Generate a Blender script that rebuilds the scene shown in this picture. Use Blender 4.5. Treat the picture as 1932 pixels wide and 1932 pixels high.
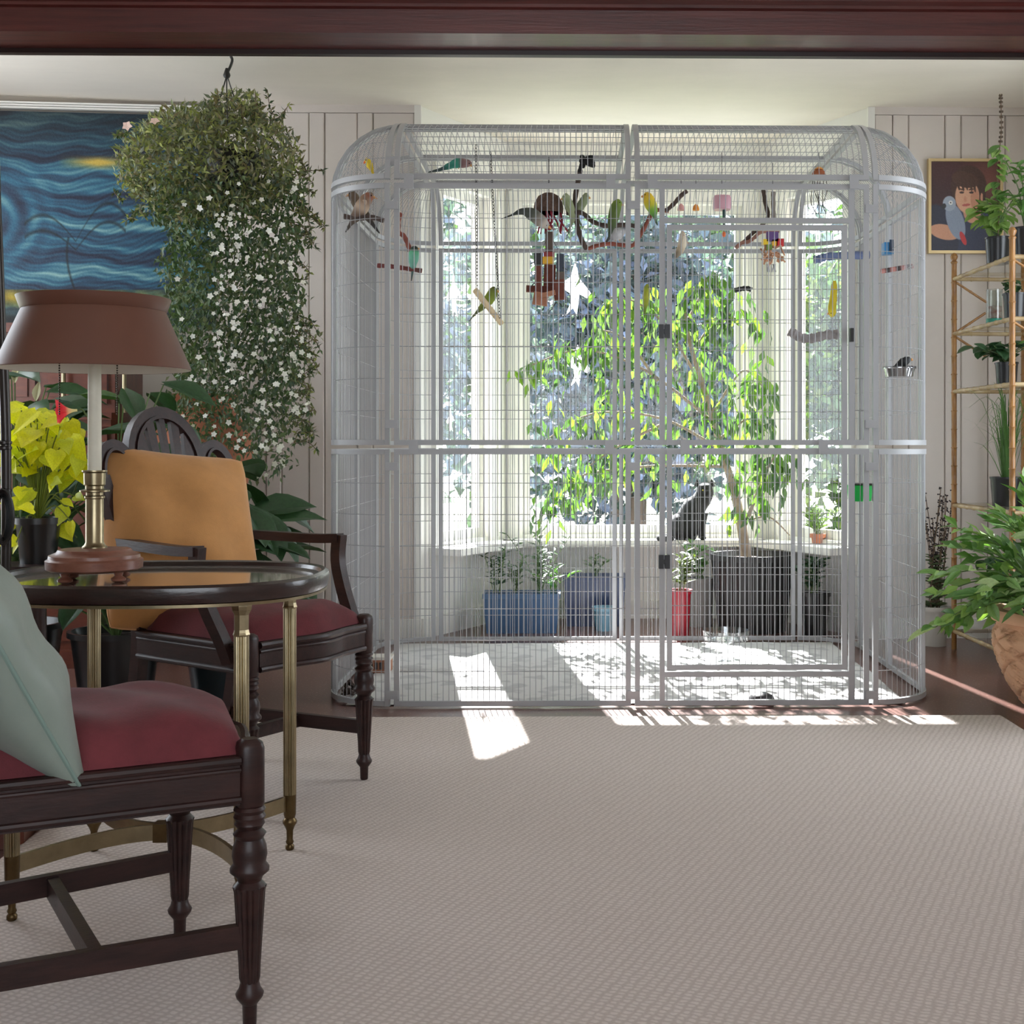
import bpy, math, random
import numpy as np
from mathutils import Vector, Matrix

for _o in list(bpy.data.objects):
    bpy.data.objects.remove(_o, do_unlink=True)
SC = bpy.context.scene
COL = SC.collection
random.seed(7)
RNG = np.random.default_rng(11)
V = Vector

# ------------------------------------------------------------------ camera
FPX, CX, CY, TH, EYE = 2423.0, 1118.0, 840.0, math.radians(0.9), 0.97
cam_d = bpy.data.cameras.new('camera')
cam = bpy.data.objects.new('camera', cam_d)
COL.objects.link(cam)
cam.location = (0, 0, EYE)
cam.rotation_euler = (math.pi / 2, 0, -TH)
cam_d.sensor_width = 36.0
cam_d.lens = FPX / 1932 * 36
cam_d.shift_x = (966 - CX) / 1932
cam_d.shift_y = (CY - 966) / 1932
cam_d.clip_end = 200
SC.camera = cam

# ------------------------------------------------------------------ world, sun, exposure
world = bpy.data.worlds.new('world')
SC.world = world
world.use_nodes = True
_bg = world.node_tree.nodes['Background']
_bg.inputs[0].default_value = (0.86, 0.93, 1.0, 1)
_bg.inputs[1].default_value = 1.55
sun_d = bpy.data.lights.new('sun', 'SUN')
sun_d.energy = 12.0
sun_d.angle = math.radians(0.6)
sun_d.color = (1.0, 0.975, 0.94)
sun = bpy.data.objects.new('sun', sun_d)
COL.objects.link(sun)
sun.rotation_euler = V((0.14, -1.0, -0.785)).to_track_quat('-Z', 'Y').to_euler()
sun.location = (-1.5, 14, 8)
SC.view_settings.view_transform = 'Standard'
SC.view_settings.look = 'None'
SC.view_settings.gamma = 1.0
SC.view_settings.use_curve_mapping = False
SC.view_settings.exposure = 1.97


def P(px, py, Y):
    """point of the room seen at that place of the photograph, at distance Y from the camera wall"""
    a, b = (px - CX) / FPX, (CY - py) / FPX
    dx = math.sin(TH) + a * math.cos(TH)
    dy = math.cos(TH) - a * math.sin(TH)
    t = Y / dy
    return V((dx * t, Y, EYE + b * t))


def FL(px, py, z=0.0):
    a, b = (px - CX) / FPX, (CY - py) / FPX
    dx = math.sin(TH) + a * math.cos(TH)
    dy = math.cos(TH) - a * math.sin(TH)
    t = (z - EYE) / b
    return V((dx * t, dy * t, z))


# ------------------------------------------------------------------ materials
def lin(c):
    out = []
    for x in c[:3]:
        x /= 255.0
        out.append(x / 12.92 if x <= 0.04045 else ((x + 0.055) / 1.055) ** 2.4)
    return tuple(out)


MATS = {}


def M(name, col=None, rough=0.5, metal=0.0, var=0.0, vscale=8.0, bump=0.0, bscale=60.0, coat=0.0, spec=0.5,
      transl=0.0, ttint=(1.2, 1.35, 0.5), attr=False, stretch=None, sheen=0.0, col2=None, emit=0.0):
    if name in MATS:
        return MATS[name]
    m = bpy.data.materials.new(name)
    m.use_nodes = True
    nt = m.node_tree
    b = nt.nodes['Principled BSDF']
    out = nt.nodes['Material Output']
    b.inputs['Roughness'].default_value = rough
    b.inputs['Metallic'].default_value = metal
    b.inputs['Specular IOR Level'].default_value = spec
    if coat:
        b.inputs['Coat Weight'].default_value = coat
        b.inputs['Coat Roughness'].default_value = 0.08
    if sheen:
        b.inputs['Sheen Weight'].default_value = sheen
        b.inputs['Sheen Roughness'].default_value = 0.4
    tc = nt.nodes.new('ShaderNodeTexCoord')
    vec = tc.outputs['Object']
    if stretch:
        mp = nt.nodes.new('ShaderNodeMapping')
        mp.inputs['Scale'].default_value = stretch
        nt.links.new(vec, mp.inputs['Vector'])
        vec = mp.outputs['Vector']
    csock = None
    if attr:
        at = nt.nodes.new('ShaderNodeAttribute')
        at.attribute_name = 'Col'
        csock = at.outputs['Color']
        b.inputs['Base Color'].default_value = (1, 1, 1, 1)
        nt.links.new(csock, b.inputs['Base Color'])
    else:
        c = lin(col)
        b.inputs['Base Color'].default_value = (*c, 1)
        if var > 0 or col2:
            nz = nt.nodes.new('ShaderNodeTexNoise')
            nz.inputs['Scale'].default_value = vscale
            nz.inputs['Detail'].default_value = 6
            nz.inputs['Roughness'].default_value = 0.65
            nt.links.new(vec, nz.inputs['Vector'])
            rp = nt.nodes.new('ShaderNodeValToRGB')
            rp.color_ramp.elements[0].position = 0.32
            rp.color_ramp.elements[1].position = 0.68
            if col2:
                rp.color_ramp.elements[0].color = (*c, 1)
                rp.color_ramp.elements[1].color = (*lin(col2), 1)
            else:
                rp.color_ramp.elements[0].color = (*[max(0, x * (1 - var)) for x in c], 1)
                rp.color_ramp.elements[1].color = (*[min(1, x * (1 + var)) for x in c], 1)
            nt.links.new(nz.outputs['Fac'], rp.inputs['Fac'])
            csock = rp.outputs['Color']
            nt.links.new(csock, b.inputs['Base Color'])
    if bump > 0:
        nz2 = nt.nodes.new('ShaderNodeTexNoise')
        nz2.inputs['Scale'].default_value = bscale
        nz2.inputs['Detail'].default_value = 4
        nt.links.new(vec, nz2.inputs['Vector'])
        bp = nt.nodes.new('ShaderNodeBump')
        bp.inputs['Strength'].default_value = bump
        bp.inputs['Distance'].default_value = 0.01
        nt.links.new(nz2.outputs['Fac'], bp.inputs['Height'])
        nt.links.new(bp.outputs['Normal'], b.inputs['Normal'])
    if transl > 0:
        tr = nt.nodes.new('ShaderNodeBsdfTranslucent')
        if csock is not None:
            mul = nt.nodes.new('ShaderNodeMixRGB')
            mul.blend_type = 'MULTIPLY'
            mul.inputs[0].default_value = 1.0
            nt.links.new(csock, mul.inputs[1])
            mul.inputs[2].default_value = (*ttint, 1)
            nt.links.new(mul.outputs[0], tr.inputs['Color'])
        else:
            c = lin(col)
            tr.inputs['Color'].default_value = (min(1, c[0] * ttint[0]), min(1, c[1] * ttint[1]), min(1, c[2] * ttint[2]), 1)
        mx = nt.nodes.new('ShaderNodeMixShader')
        mx.inputs[0].default_value = transl
        nt.links.new(b.outputs[0], mx.inputs[1])
        nt.links.new(tr.outputs[0], mx.inputs[2])
        nt.links.new(mx.outputs[0], out.inputs['Surface'])
    MATS[name] = m
    return m


def glass_mat(name, tint=(1, 1, 1), refl=0.05, rough=0.0):
    if name in MATS:
        return MATS[name]
    m = bpy.data.materials.new(name)
    m.use_nodes = True
    nt = m.node_tree
    nt.nodes.remove(nt.nodes['Principled BSDF'])
    out = nt.nodes['Material Output']
    tr = nt.nodes.new('ShaderNodeBsdfTransparent')
    tr.inputs[0].default_value = (*tint, 1)
    gl = nt.nodes.new('ShaderNodeBsdfGlossy')
    gl.inputs['Roughness'].default_value = rough
    lw = nt.nodes.new('ShaderNodeLayerWeight')
    lw.inputs['Blend'].default_value = 0.5
    pw = nt.nodes.new('ShaderNodeMath')
    pw.operation = 'POWER'
    pw.inputs[1].default_value = 5.0
    nt.links.new(lw.outputs['Facing'], pw.inputs[0])
    ad = nt.nodes.new('ShaderNodeMath')
    ad.operation = 'MULTIPLY_ADD'
    ad.inputs[1].default_value = 0.9 - refl
    ad.inputs[2].default_value = refl
    ad.use_clamp = True
    nt.links.new(pw.outputs[0], ad.inputs[0])
    mx = nt.nodes.new('ShaderNodeMixShader')
    nt.links.new(ad.outputs[0], mx.inputs[0])
    nt.links.new(tr.outputs[0], mx.inputs[1])
    nt.links.new(gl.outputs[0], mx.inputs[2])
    nt.links.new(mx.outputs[0], out.inputs['Surface'])
    MATS[name] = m
    return m


def wood_mat(name, c1, c2, scale=6.0, axis=(1, 12, 12), rough=0.35, coat=0.2):
    return M(name, c1, rough=rough, col2=c2, vscale=scale, stretch=axis, coat=coat, bump=0.08, bscale=20)


# ------------------------------------------------------------------ object helpers
OFF = {}


def link(o, parent=None, off=None):
    COL.objects.link(o)
    if parent is not None:
        o.parent = parent
        OFF[o.name] = OFF.get(parent.name, V((0, 0, 0)))
    else:
        OFF[o.name] = V(off) if off is not None else V((0, 0, 0))
    return o


def tag(o, label=None, cat=None, group=None, kind=None):
    if label: o['label'] = label
    if cat: o['category'] = cat
    if group: o['group'] = group
    if kind: o['kind'] = kind
    return o


def thing(name, label, cat, loc=(0, 0, 0), rotz=0.0, group=None):
    o = bpy.data.objects.new(name, None)
    o.empty_display_size = 0.05
    link(o, None, loc)
    o.location = loc
    o.rotation_euler = (0, 0, rotz)
    return tag(o, label, cat, group)


class MB:
    def __init__(s):
        s.v, s.f, s.c = [], [], []

    def add(s, vs, fs, col=None):
        n = len(s.v)
        s.v.extend([tuple(p) for p in vs])
        s.f.extend([tuple(i + n for i in f) for f in fs])
        if col is not None:
            s.c.extend([col] * len(vs))
        return s

    def box(s, c, size, rot=None, col=None):
        hx, hy, hz = size[0] / 2, size[1] / 2, size[2] / 2
        pts = [V((x, y, z)) for x in (-hx, hx) for y in (-hy, hy) for z in (-hz, hz)]
        if rot is not None:
            pts = [rot @ p for p in pts]
        c = V(c)
        return s.add([p + c for p in pts], [(0, 1, 3, 2), (4, 6, 7, 5), (0, 4, 5, 1), (2, 3, 7, 6), (0, 2, 6, 4), (1, 5, 7, 3)], col)

    def bx(s, x0, x1, y0, y1, z0, z1, col=None):
        return s.box(((x0 + x1) / 2, (y0 + y1) / 2, (z0 + z1) / 2), (x1 - x0, y1 - y0, z1 - z0), None, col)

    def grid(s, rows, close_u=False, close_v=False, cols=None):
        """rows: list of lists of points"""
        nu, nv = len(rows), len(rows[0])
        n = len(s.v)
        for i, r in enumerate(rows):
            for j, p in enumerate(r):
                s.v.append(tuple(p))
                if cols is not None:
                    s.c.append(cols[i][j] if isinstance(cols[i], list) else cols[i])
        for i in range(nu if close_u else nu - 1):
            for j in range(nv if close_v else nv - 1):
                a = n + i * nv + j
                b = n + i * nv + (j + 1) % nv
                c = n + ((i + 1) % nu) * nv + (j + 1) % nv
                d = n + ((i + 1) % nu) * nv + j
                s.f.append((a, b, c, d))
        return s

    def cap(s, ring, col=None, flip=False):
        n = len(s.v)
        s.v.extend([tuple(p) for p in ring])
        if col is not None:
            s.c.extend([col] * len(ring))
        f = tuple(range(n, n + len(ring)))
        s.f.append(f[::-1] if flip else f)

    def lathe(s, prof, c=(0, 0, 0), n=24, mod=None, axis=None, cols=None, sx=1.0, sy=1.0, caps=True):
        """prof: list of (r, z)"""
        c = V(c)
        R = axis if axis is not None else Matrix.Identity(3)
        rows = []
        for k, (r, z) in enumerate(prof):
            row = []
            for i in range(n):
                t = 2 * math.pi * i / n
                rr = r * (mod(k, t, z) if mod else 1.0)
                row.append(c + R @ V((rr * math.cos(t) * sx, rr * math.sin(t) * sy, z)))
            rows.append(row)
        s.grid(rows, close_v=True, cols=cols)
        if caps:
            if prof[0][0] > 1e-5: s.cap(rows[0], cols[0] if cols else None, flip=True)
            if prof[-1][0] > 1e-5: s.cap(rows[-1], cols[-1] if cols else None)
        return s

    def tube(s, pts, r, n=8, cols=None, caps=True, flat=None, up=None):
        pts = [V(p) for p in pts]
        if not hasattr(r, '__len__'): r = [r] * len(pts)
        rows = []
        prev = None
        for i, p in enumerate(pts):
            t = (pts[min(i + 1, len(pts) - 1)] - pts[max(i - 1, 0)])
            if t.length < 1e-9: t = V((0, 0, 1))
            t.normalize()
            if prev is None:
                ref = V(up) if up is not None else (V((0, 0, 1)) if abs(t.z) < 0.9 else V((0, 1, 0)))
                a = ref - t * ref.dot(t)
                a.normalize()
            else:
                a = prev - t * prev.dot(t)
                if a.length < 1e-6: a = t.orthogonal()
                a.normalize()
            prev = a
            b = t.cross(a)
            fl = flat if flat else (1, 1)
            rows.append([p + a * (r[i] * fl[0] * math.cos(2 * math.pi * k / n)) + b * (r[i] * fl[1] * math.sin(2 * math.pi * k / n)) for k in range(n)])
        s.grid(rows, close_v=True, cols=cols)
        if caps:
            s.cap(rows[0], cols[0] if cols else None, flip=True)
            s.cap(rows[-1], cols[-1] if cols else None)
        return s

    def bar(s, p0, p1, w, h, up=(0, 0, 1), col=None):
        """rectangular bar from p0 to p1: w across, h along up"""
        return s.sweep([p0, p1], [up, up], w, h, col=col)

    def sweep(s, pts, nors, w, t, col=None, off=0.0):
        pts = [V(p) for p in pts]
        rows = []
        for i, p in enumerate(pts):
            tg = (pts[min(i + 1, len(pts) - 1)] - pts[max(i - 1, 0)]).normalized()
            n = V(nors[i])
            n = (n - tg * n.dot(tg))
            n = n.normalized() if n.length > 1e-6 else tg.orthogonal().normalized()
            sd = tg.cross(n)
            q = p + sd * off
            rows.append([q + sd * (w / 2) + n * (t / 2), q - sd * (w / 2) + n * (t / 2), q - sd * (w / 2) - n * (t / 2), q + sd * (w / 2) - n * (t / 2)])
        s.grid(rows, close_v=True, cols=[col] * len(rows) if col is not None else None)
        s.cap(rows[0], col, flip=True)
        s.cap(rows[-1], col)
        return s

    def ball(s, c, r, n=12, m=8, rot=None, col=None):
        if not hasattr(r, '__len__'): r = (r, r, r)
        c = V(c)
        rows = []
        for i in range(m + 1):
            ph = math.pi * i / m
            row = []
            for k in range(n):
                t = 2 * math.pi * k / n
                q = V((r[0] * math.sin(ph) * math.cos(t), r[1] * math.sin(ph) * math.sin(t), -r[2] * math.cos(ph)))
                if rot is not None: q = rot @ q
                row.append(c + q)
            rows.append(row)
        return s.grid(rows, close_v=True, cols=[col] * (m + 1) if col is not None else None)

    def poly(s, outline, nrm, thick, col=None):
        """flat outline (list of points) extruded along nrm"""
        nrm = V(nrm) * thick
        a = [V(p) for p in outline]
        b = [p + nrm for p in a]
        n = len(a)
        s.add(a + b, [tuple(range(n))[::-1], tuple(range(n, 2 * n))] + [(i, (i + 1) % n, n + (i + 1) % n, n + i) for i in range(n)], col)
        return s

    def mesh(s, name, off=V((0, 0, 0)), smooth=True, sharp=40):
        me = bpy.data.meshes.new(name)
        vs = [(p[0] - off.x, p[1] - off.y, p[2] - off.z) for p in s.v]
        me.from_pydata(vs, [], s.f)
        if s.c and len(s.c) == len(s.v):
            ca = me.color_attributes.new('Col', 'FLOAT_COLOR', 'POINT')
            arr = np.ones((len(s.v), 4), dtype=np.float32)
            arr[:, :3] = np.array([lin(c) for c in s.c], dtype=np.float32)
            ca.data.foreach_set('color', arr.ravel())
        if smooth and len(me.polygons):
            me.polygons.foreach_set('use_smooth', [True] * len(me.polygons))
            try:
                me.set_sharp_from_angle(angle=math.radians(sharp))
            except Exception:
                pass
        me.update()
        return me

    def build(s, name, mat, parent=None, local=False, smooth=True, sharp=40, clean=False, label=None, cat=None, group=None, kind=None):
        off = V((0, 0, 0))
        if parent is not None and not local:
            off = OFF.get(parent.name, V((0, 0, 0)))
        own = None
        if parent is None and not local and s.v:
            a = np.array(s.v)
            own = V(((a[:, 0].min() + a[:, 0].max()) / 2, (a[:, 1].min() + a[:, 1].max()) / 2, a[:, 2].min()))
            off = own
        me = s.mesh(name, off, smooth, sharp)
        if mat is not None:
            me.materials.append(mat)
        o = bpy.data.objects.new(name, me)
        link(o, parent, own)
        if own is not None: o.location = own
        tag(o, label, cat, group, kind)
        return o


def spline(pts, k=6):
    pts = [V(p) for p in pts]
    out = []
    n = len(pts)
    for i in range(n - 1):
        p0, p1, p2, p3 = pts[max(i - 1, 0)], pts[i], pts[i + 1], pts[min(i + 2, n - 1)]
        for j in range(k):
            t = j / k
            out.append(0.5 * ((2 * p1) + (p2 - p0) * t + (2 * p0 - 5 * p1 + 4 * p2 - p3) * t * t + (3 * p1 - p0 - 3 * p2 + p3) * t ** 3))
    out.append(pts[-1])
    return out


def interp(vals, k=6):
    """linear resample that goes with spline()"""
    out = []
    for i in range(len(vals) - 1):
        for j in range(k):
            t = j / k
            t2 = t * t * (3 - 2 * t)
            a, b = vals[i], vals[i + 1]
            out.append(a + (b - a) * t2 if not hasattr(a, '__len__') else tuple(x + (y - x) * t2 for x, y in zip(a, b)))
    out.append(vals[-1])
    return out


def struct(name, mb, mat, parent=None, smooth=False, kind='structure'):
    return mb.build(name, mat, parent, smooth=smooth, kind=kind if parent is None else None)


# leaves --------------------------------------------------------------------
def leaf_mesh(name, shape, mat, L=1.0, W=1.0, fold=0.12, curl=0.15, nu=6):
    """unit leaf along +X, half widths from shape(t); folded along the midrib, curling down"""
    mb = MB()
    rows = []
    for i in range(nu + 1):
        t = i / nu
        w = shape(t) * W / 2
        z = -curl * t * t
        wav = .03 * math.sin(9 * t)
        rows.append([(t * L - (.06 if i == 0 else 0), -w, z + fold * w * 1.3 + wav * w), (t * L, -w * .5, z + fold * w * 1.2), (t * L, 0, z), (t * L, w * .5, z + fold * w * 1.2), (t * L - (.06 if i == 0 else 0), w, z + fold * w * 1.3 - wav * w)])
    mb.grid(rows)
    me = mb.mesh(name)
    me.materials.append(mat)
    return me


def sh_oval(t): return math.sin(math.pi * min(1, t * 0.97 + 0.03)) ** 0.8
def sh_lance(t): return (math.sin(math.pi * t ** 0.75)) ** 1.1 if 0 < t < 1 else 0.02
def sh_heart(t): return .45 + .55 * math.sin(math.pi / 2 * t / .28) if t < .28 else max(.02, max(0.0, math.cos(math.pi / 2 * (t - .28) / .72)) ** 1.15)


def put_leaf(me, name, parent, base, d, nrm, L, W=None):
    d = V(d).normalized()
    n = V(nrm)
    n = n - d * n.dot(d)
    n = n.normalized() if n.length > 1e-4 else d.orthogonal().normalized()
    y = n.cross(d)
    o = bpy.data.objects.new(name, me)
    link(o, parent)
    R = Matrix((d, y, n)).transposed()
    o.rotation_euler = R.to_euler()
    o.location = V(base) - OFF.get(parent.name, V((0, 0, 0)))
    W = W if W is not None else L
    o.scale = (L, W, L)
    return o


def leaf_cloud(centers, dirs, L, W, cols, name, mat, parent, kind='stuff', nseg=1, jit=0.35):
    """joined small leaves: folded diamonds, one per centre"""
    n = len(centers)
    C = np.asarray(centers, dtype=float)
    D = np.asarray(dirs, dtype=float)
    D /= np.linalg.norm(D, axis=1)[:, None] + 1e-9
    N = RNG.normal(size=(n, 3)) * jit + np.array([0, -0.2, 0.8])
    N -= D * (N * D).sum(1)[:, None]
    N /= np.linalg.norm(N, axis=1)[:, None] + 1e-9
    S = np.cross(D, N)
    L = np.asarray(L) if hasattr(L, '__len__') else np.full(n, L)
    W = np.asarray(W) if hasattr(W, '__len__') else np.full(n, W)
    L = L[:, None]; W = W[:, None]
    a = C
    b = C + D * L * .45 + S * W * .5 + N * W * .12
    c = C + D * L * .45 - S * W * .5 + N * W * .12
    d = C + D * L - N * L * .12
    m = C + D * L * .5 - N * W * .03
    vs = np.stack([a, b, d, c, m], axis=1).reshape(-1, 3)
    off = OFF.get(parent.name, V((0, 0, 0))) if parent is not None else V((0, 0, 0))
    vs = vs - np.array(off)
    base = (np.arange(n) * 5)[:, None]
    tri = np.array([[0, 1, 4], [1, 2, 4], [2, 3, 4], [3, 0, 4]])
    fs = (base[:, :, None] + tri[None]).reshape(-1, 3)
    me = bpy.data.meshes.new(name)
    me.from_pydata(vs.tolist(), [], fs.tolist())
    ca = me.color_attributes.new('Col', 'FLOAT_COLOR', 'POINT')
    arr = np.ones((n, 5, 4), dtype=np.float32)
    arr[:, :, :3] = np.asarray(cols, dtype=np.float32)[:, None, :]
    ca.data.foreach_set('color', arr.ravel())
    me.materials.append(mat)
    me.update()
    o = bpy.data.objects.new(name, me)
    link(o, parent)
    tag(o, kind=kind)
    return o


def pick_cols(n, palette, jitter=0.12):
    pal = np.array([lin(c) for c in palette])
    k = RNG.integers(0, len(pal), n)
    c = pal[k] * (1 + RNG.normal(size=(n, 1)) * jitter)
    return np.clip(c, 0.002, 1)


def picture_mesh(name, corners, nx, ny, fn, mat, parent=None):
    """flat painted panel; corners TL, TR, BL; fn(u, v) -> rgb arrays 0..255 (u right, v up)"""
    TL, TR, BL = [V(c) for c in corners]
    u = np.linspace(0, 1, nx)
    v = np.linspace(1, 0, ny)
    U, W = np.meshgrid(u, v)
    off = OFF.get(parent.name, V((0, 0, 0))) if parent is not None else V((0, 0, 0))
    pts = np.array(TL)[None, None] + U[..., None] * np.array(TR - TL)[None, None] + (1 - W)[..., None] * np.array(BL - TL)[None, None] - np.array(off)
    rgb = np.clip(fn(U, W), 0, 255) / 255.0
    l = np.where(rgb <= 0.04045, rgb / 12.92, ((rgb + 0.055) / 1.055) ** 2.4)
    idx = np.arange(nx * ny).reshape(ny, nx)
    fs = np.stack([idx[:-1, :-1], idx[1:, :-1], idx[1:, 1:], idx[:-1, 1:]], axis=-1).reshape(-1, 4)
    me = bpy.data.meshes.new(name)
    me.from_pydata(pts.reshape(-1, 3).tolist(), [], fs.tolist())
    ca = me.color_attributes.new('Col', 'FLOAT_COLOR', 'POINT')
    arr = np.ones((nx * ny, 4), dtype=np.float32)
    arr[:, :3] = l.reshape(-1, 3)
    ca.data.foreach_set('color', arr.ravel())
    me.materials.append(mat)
    o = bpy.data.objects.new(name, me)
    link(o, parent)
    return o

# ================================================================== the setting
white_paint = M('white_paint', (232, 230, 224), rough=0.45, bump=0.02, bscale=30)
wall_paint = M('wall_paint', (212, 203, 195), rough=0.55, var=0.03, vscale=3, bump=0.03, bscale=25)
plaster = M('ceiling_plaster', (230, 222, 210), rough=0.8, var=0.03, vscale=2, bump=0.25, bscale=5, stretch=(1, 2.5, 1))
CEIL = 2.67
XL, XR = -3.3, 2.45
YW = 6.45          # face of the panelled wall
BAYL, BAYR = -0.76, 1.49
BKL, BKR, YBAY = -0.37, 1.10, 7.2

# floor: dark red-brown speckled
def floor_material():
    m = bpy.data.materials.new('speckled_floor')
    m.use_nodes = True
    nt = m.node_tree
    b = nt.nodes['Principled BSDF']
    tc = nt.nodes.new('ShaderNodeTexCoord')
    n1 = nt.nodes.new('ShaderNodeTexNoise'); n1.inputs['Scale'].default_value = 2.2; n1.inputs['Detail'].default_value = 5
    n2 = nt.nodes.new('ShaderNodeTexNoise'); n2.inputs['Scale'].default_value = 110; n2.inputs['Detail'].default_value = 3
    r1 = nt.nodes.new('ShaderNodeValToRGB')
    r1.color_ramp.elements[0].color = (*lin((80, 50, 44)), 1)
    r1.color_ramp.elements[1].color = (*lin((110, 74, 64)), 1)
    r2 = nt.nodes.new('ShaderNodeValToRGB')
    r2.color_ramp.elements[0].position = 0.60; r2.color_ramp.elements[0].color = (0, 0, 0, 1)
    r2.color_ramp.elements[1].position = 0.72; r2.color_ramp.elements[1].color = (1, 1, 1, 1)
    mx = nt.nodes.new('ShaderNodeMixRGB'); mx.inputs[2].default_value = (*lin((176, 140, 120)), 1)
    for n in (n1, n2): nt.links.new(tc.outputs['Object'], n.inputs['Vector'])
    nt.links.new(n1.outputs['Fac'], r1.inputs['Fac']); nt.links.new(n2.outputs['Fac'], r2.inputs['Fac'])
    nt.links.new(r2.outputs['Color'], mx.inputs[0]); nt.links.new(r1.outputs['Color'], mx.inputs[1])
    nt.links.new(mx.outputs[0], b.inputs['Base Color'])
    b.inputs['Roughness'].default_value = 0.28
    b.inputs['Coat Weight'].default_value = 0.15
    return m

struct('floor', MB().bx(XL - .2, XR + .2, -1.4, YW + .05, -0.1, 0.0).add(
    [(BAYL - .05, YW + .05, 0), (BAYR + .05, YW + .05, 0), (BKR + .05, YBAY + .05, 0), (BKL - .05, YBAY + .05, 0)], [(0, 1, 2, 3)]), floor_material())
struct('ceiling', MB().bx(XL - .2, XR + .2, 3.40, YBAY + .12, CEIL, CEIL + .1), plaster)
struct('ceiling', MB().bx(XL - .2, XR + .2, -1.2, 3.28, 2.55, CEIL + .1), plaster)
def side_wall(nm, xa, xb, ye=5.75):  # wall with an out-of-view opening, added to let sky light in
    mb = MB()
    mb.bx(xa, xb, -1.2, 3.75, 0, CEIL).bx(xa, xb, ye, YW + .2, 0, CEIL).bx(xa, xb, 3.75, ye, 0, .6).bx(xa, xb, 3.75, ye, 2.45, CEIL)
    struct(nm, mb, wall_paint)
struct('wall_near', MB().bx(XL, XR, -1.35, -1.2, 0, .7).bx(XL, -1.1, -1.35, -1.2, .7, CEIL).bx(1.4, XR, -1.35, -1.2, .7, CEIL).bx(-1.1, 1.4, -1.35, -1.2, 2.15, CEIL), wall_paint)  # unseen wall, added with an opening to limit light from behind the camera
side_wall('wall_left', XL - .15, XL)
side_wall('wall_right', XR, XR + .15, 5.2)

# panelled back wall, in two pieces left and right of the bay; the far left piece turns slightly forward
XBEND = -1.78
def left_wall_y(x): return YW if x > XBEND else YW + (x - XBEND) * 0.165
wbl = MB()
wbl.bx(XBEND, BAYL, YW, YW + .12, 0, CEIL)
wbl.sweep([(XL, left_wall_y(XL) + .06, CEIL / 2), (XBEND, YW + .06, CEIL / 2)], [(0, 0, 1)] * 2, .12, CEIL)
wall_bl = struct('wall_back_left', wbl, M('groove_grey', (176, 168, 158), rough=.8))
wall_br = struct('wall_back_right', MB().bx(BAYR, XR, YW, YW + .12, 0, CEIL), M('groove_grey'))
def board(parent, x0, x1, z0, z1, proud):
    g = .0022
    mb = MB()
    e = .004
    ya, yb = YW - proud, YW + .001
    pts = [(x0 + g, yb, z0), (x0 + g, ya + e, z0), (x0 + g + e, ya, z0), (x1 - g - e, ya, z0), (x1 - g, ya + e, z0), (x1 - g, yb, z0)]
    mb.poly(pts, (0, 0, 1), z1 - z0)
    mb.build('board', wall_paint, parent, smooth=False)
def px_x(px): return P(px, 700, YW).x
# boards of uneven width, as seen
for edges, par in (([px_x(p) for p in (400, 432, 503, 532, 584, 613, 675, 704)] + [BAYL - .03], wall_bl),
                   ([BAYR + .03] + [px_x(p) for p in (1683, 1713, 1782, 1812, 1863, 1895, 1945)] + [XR], wall_br)):
    for i in range(len(edges) - 1):
        board(par, edges[i], edges[i + 1], 0.10, 2.63, .014 if (edges[i + 1] - edges[i]) < .1 else .009)
MB().bx(XBEND, BAYL, YW - .018, YW, 2.632, CEIL).build('frieze_board', wall_paint, wall_bl, smooth=False)
MB().bx(BAYR, XR, YW - .018, YW, 2.632, CEIL).build('frieze_board', wall_paint, wall_br, smooth=False)
struct('baseboard_left', MB().bx(XBEND, BAYL, YW - .025, YW, 0, .10), white_paint)
struct('baseboard_right', MB().bx(BAYR, XR, YW - .025, YW, 0, .10), white_paint)
for nm, x0, x1 in (('trim_1', BAYL - .03, BAYL + .004), ('trim_2', BAYR - .004, BAYR + .03)):
    struct(nm, MB().bx(x0, x1, YW - .02, YW + .06, 0, CEIL), white_paint)

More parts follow.
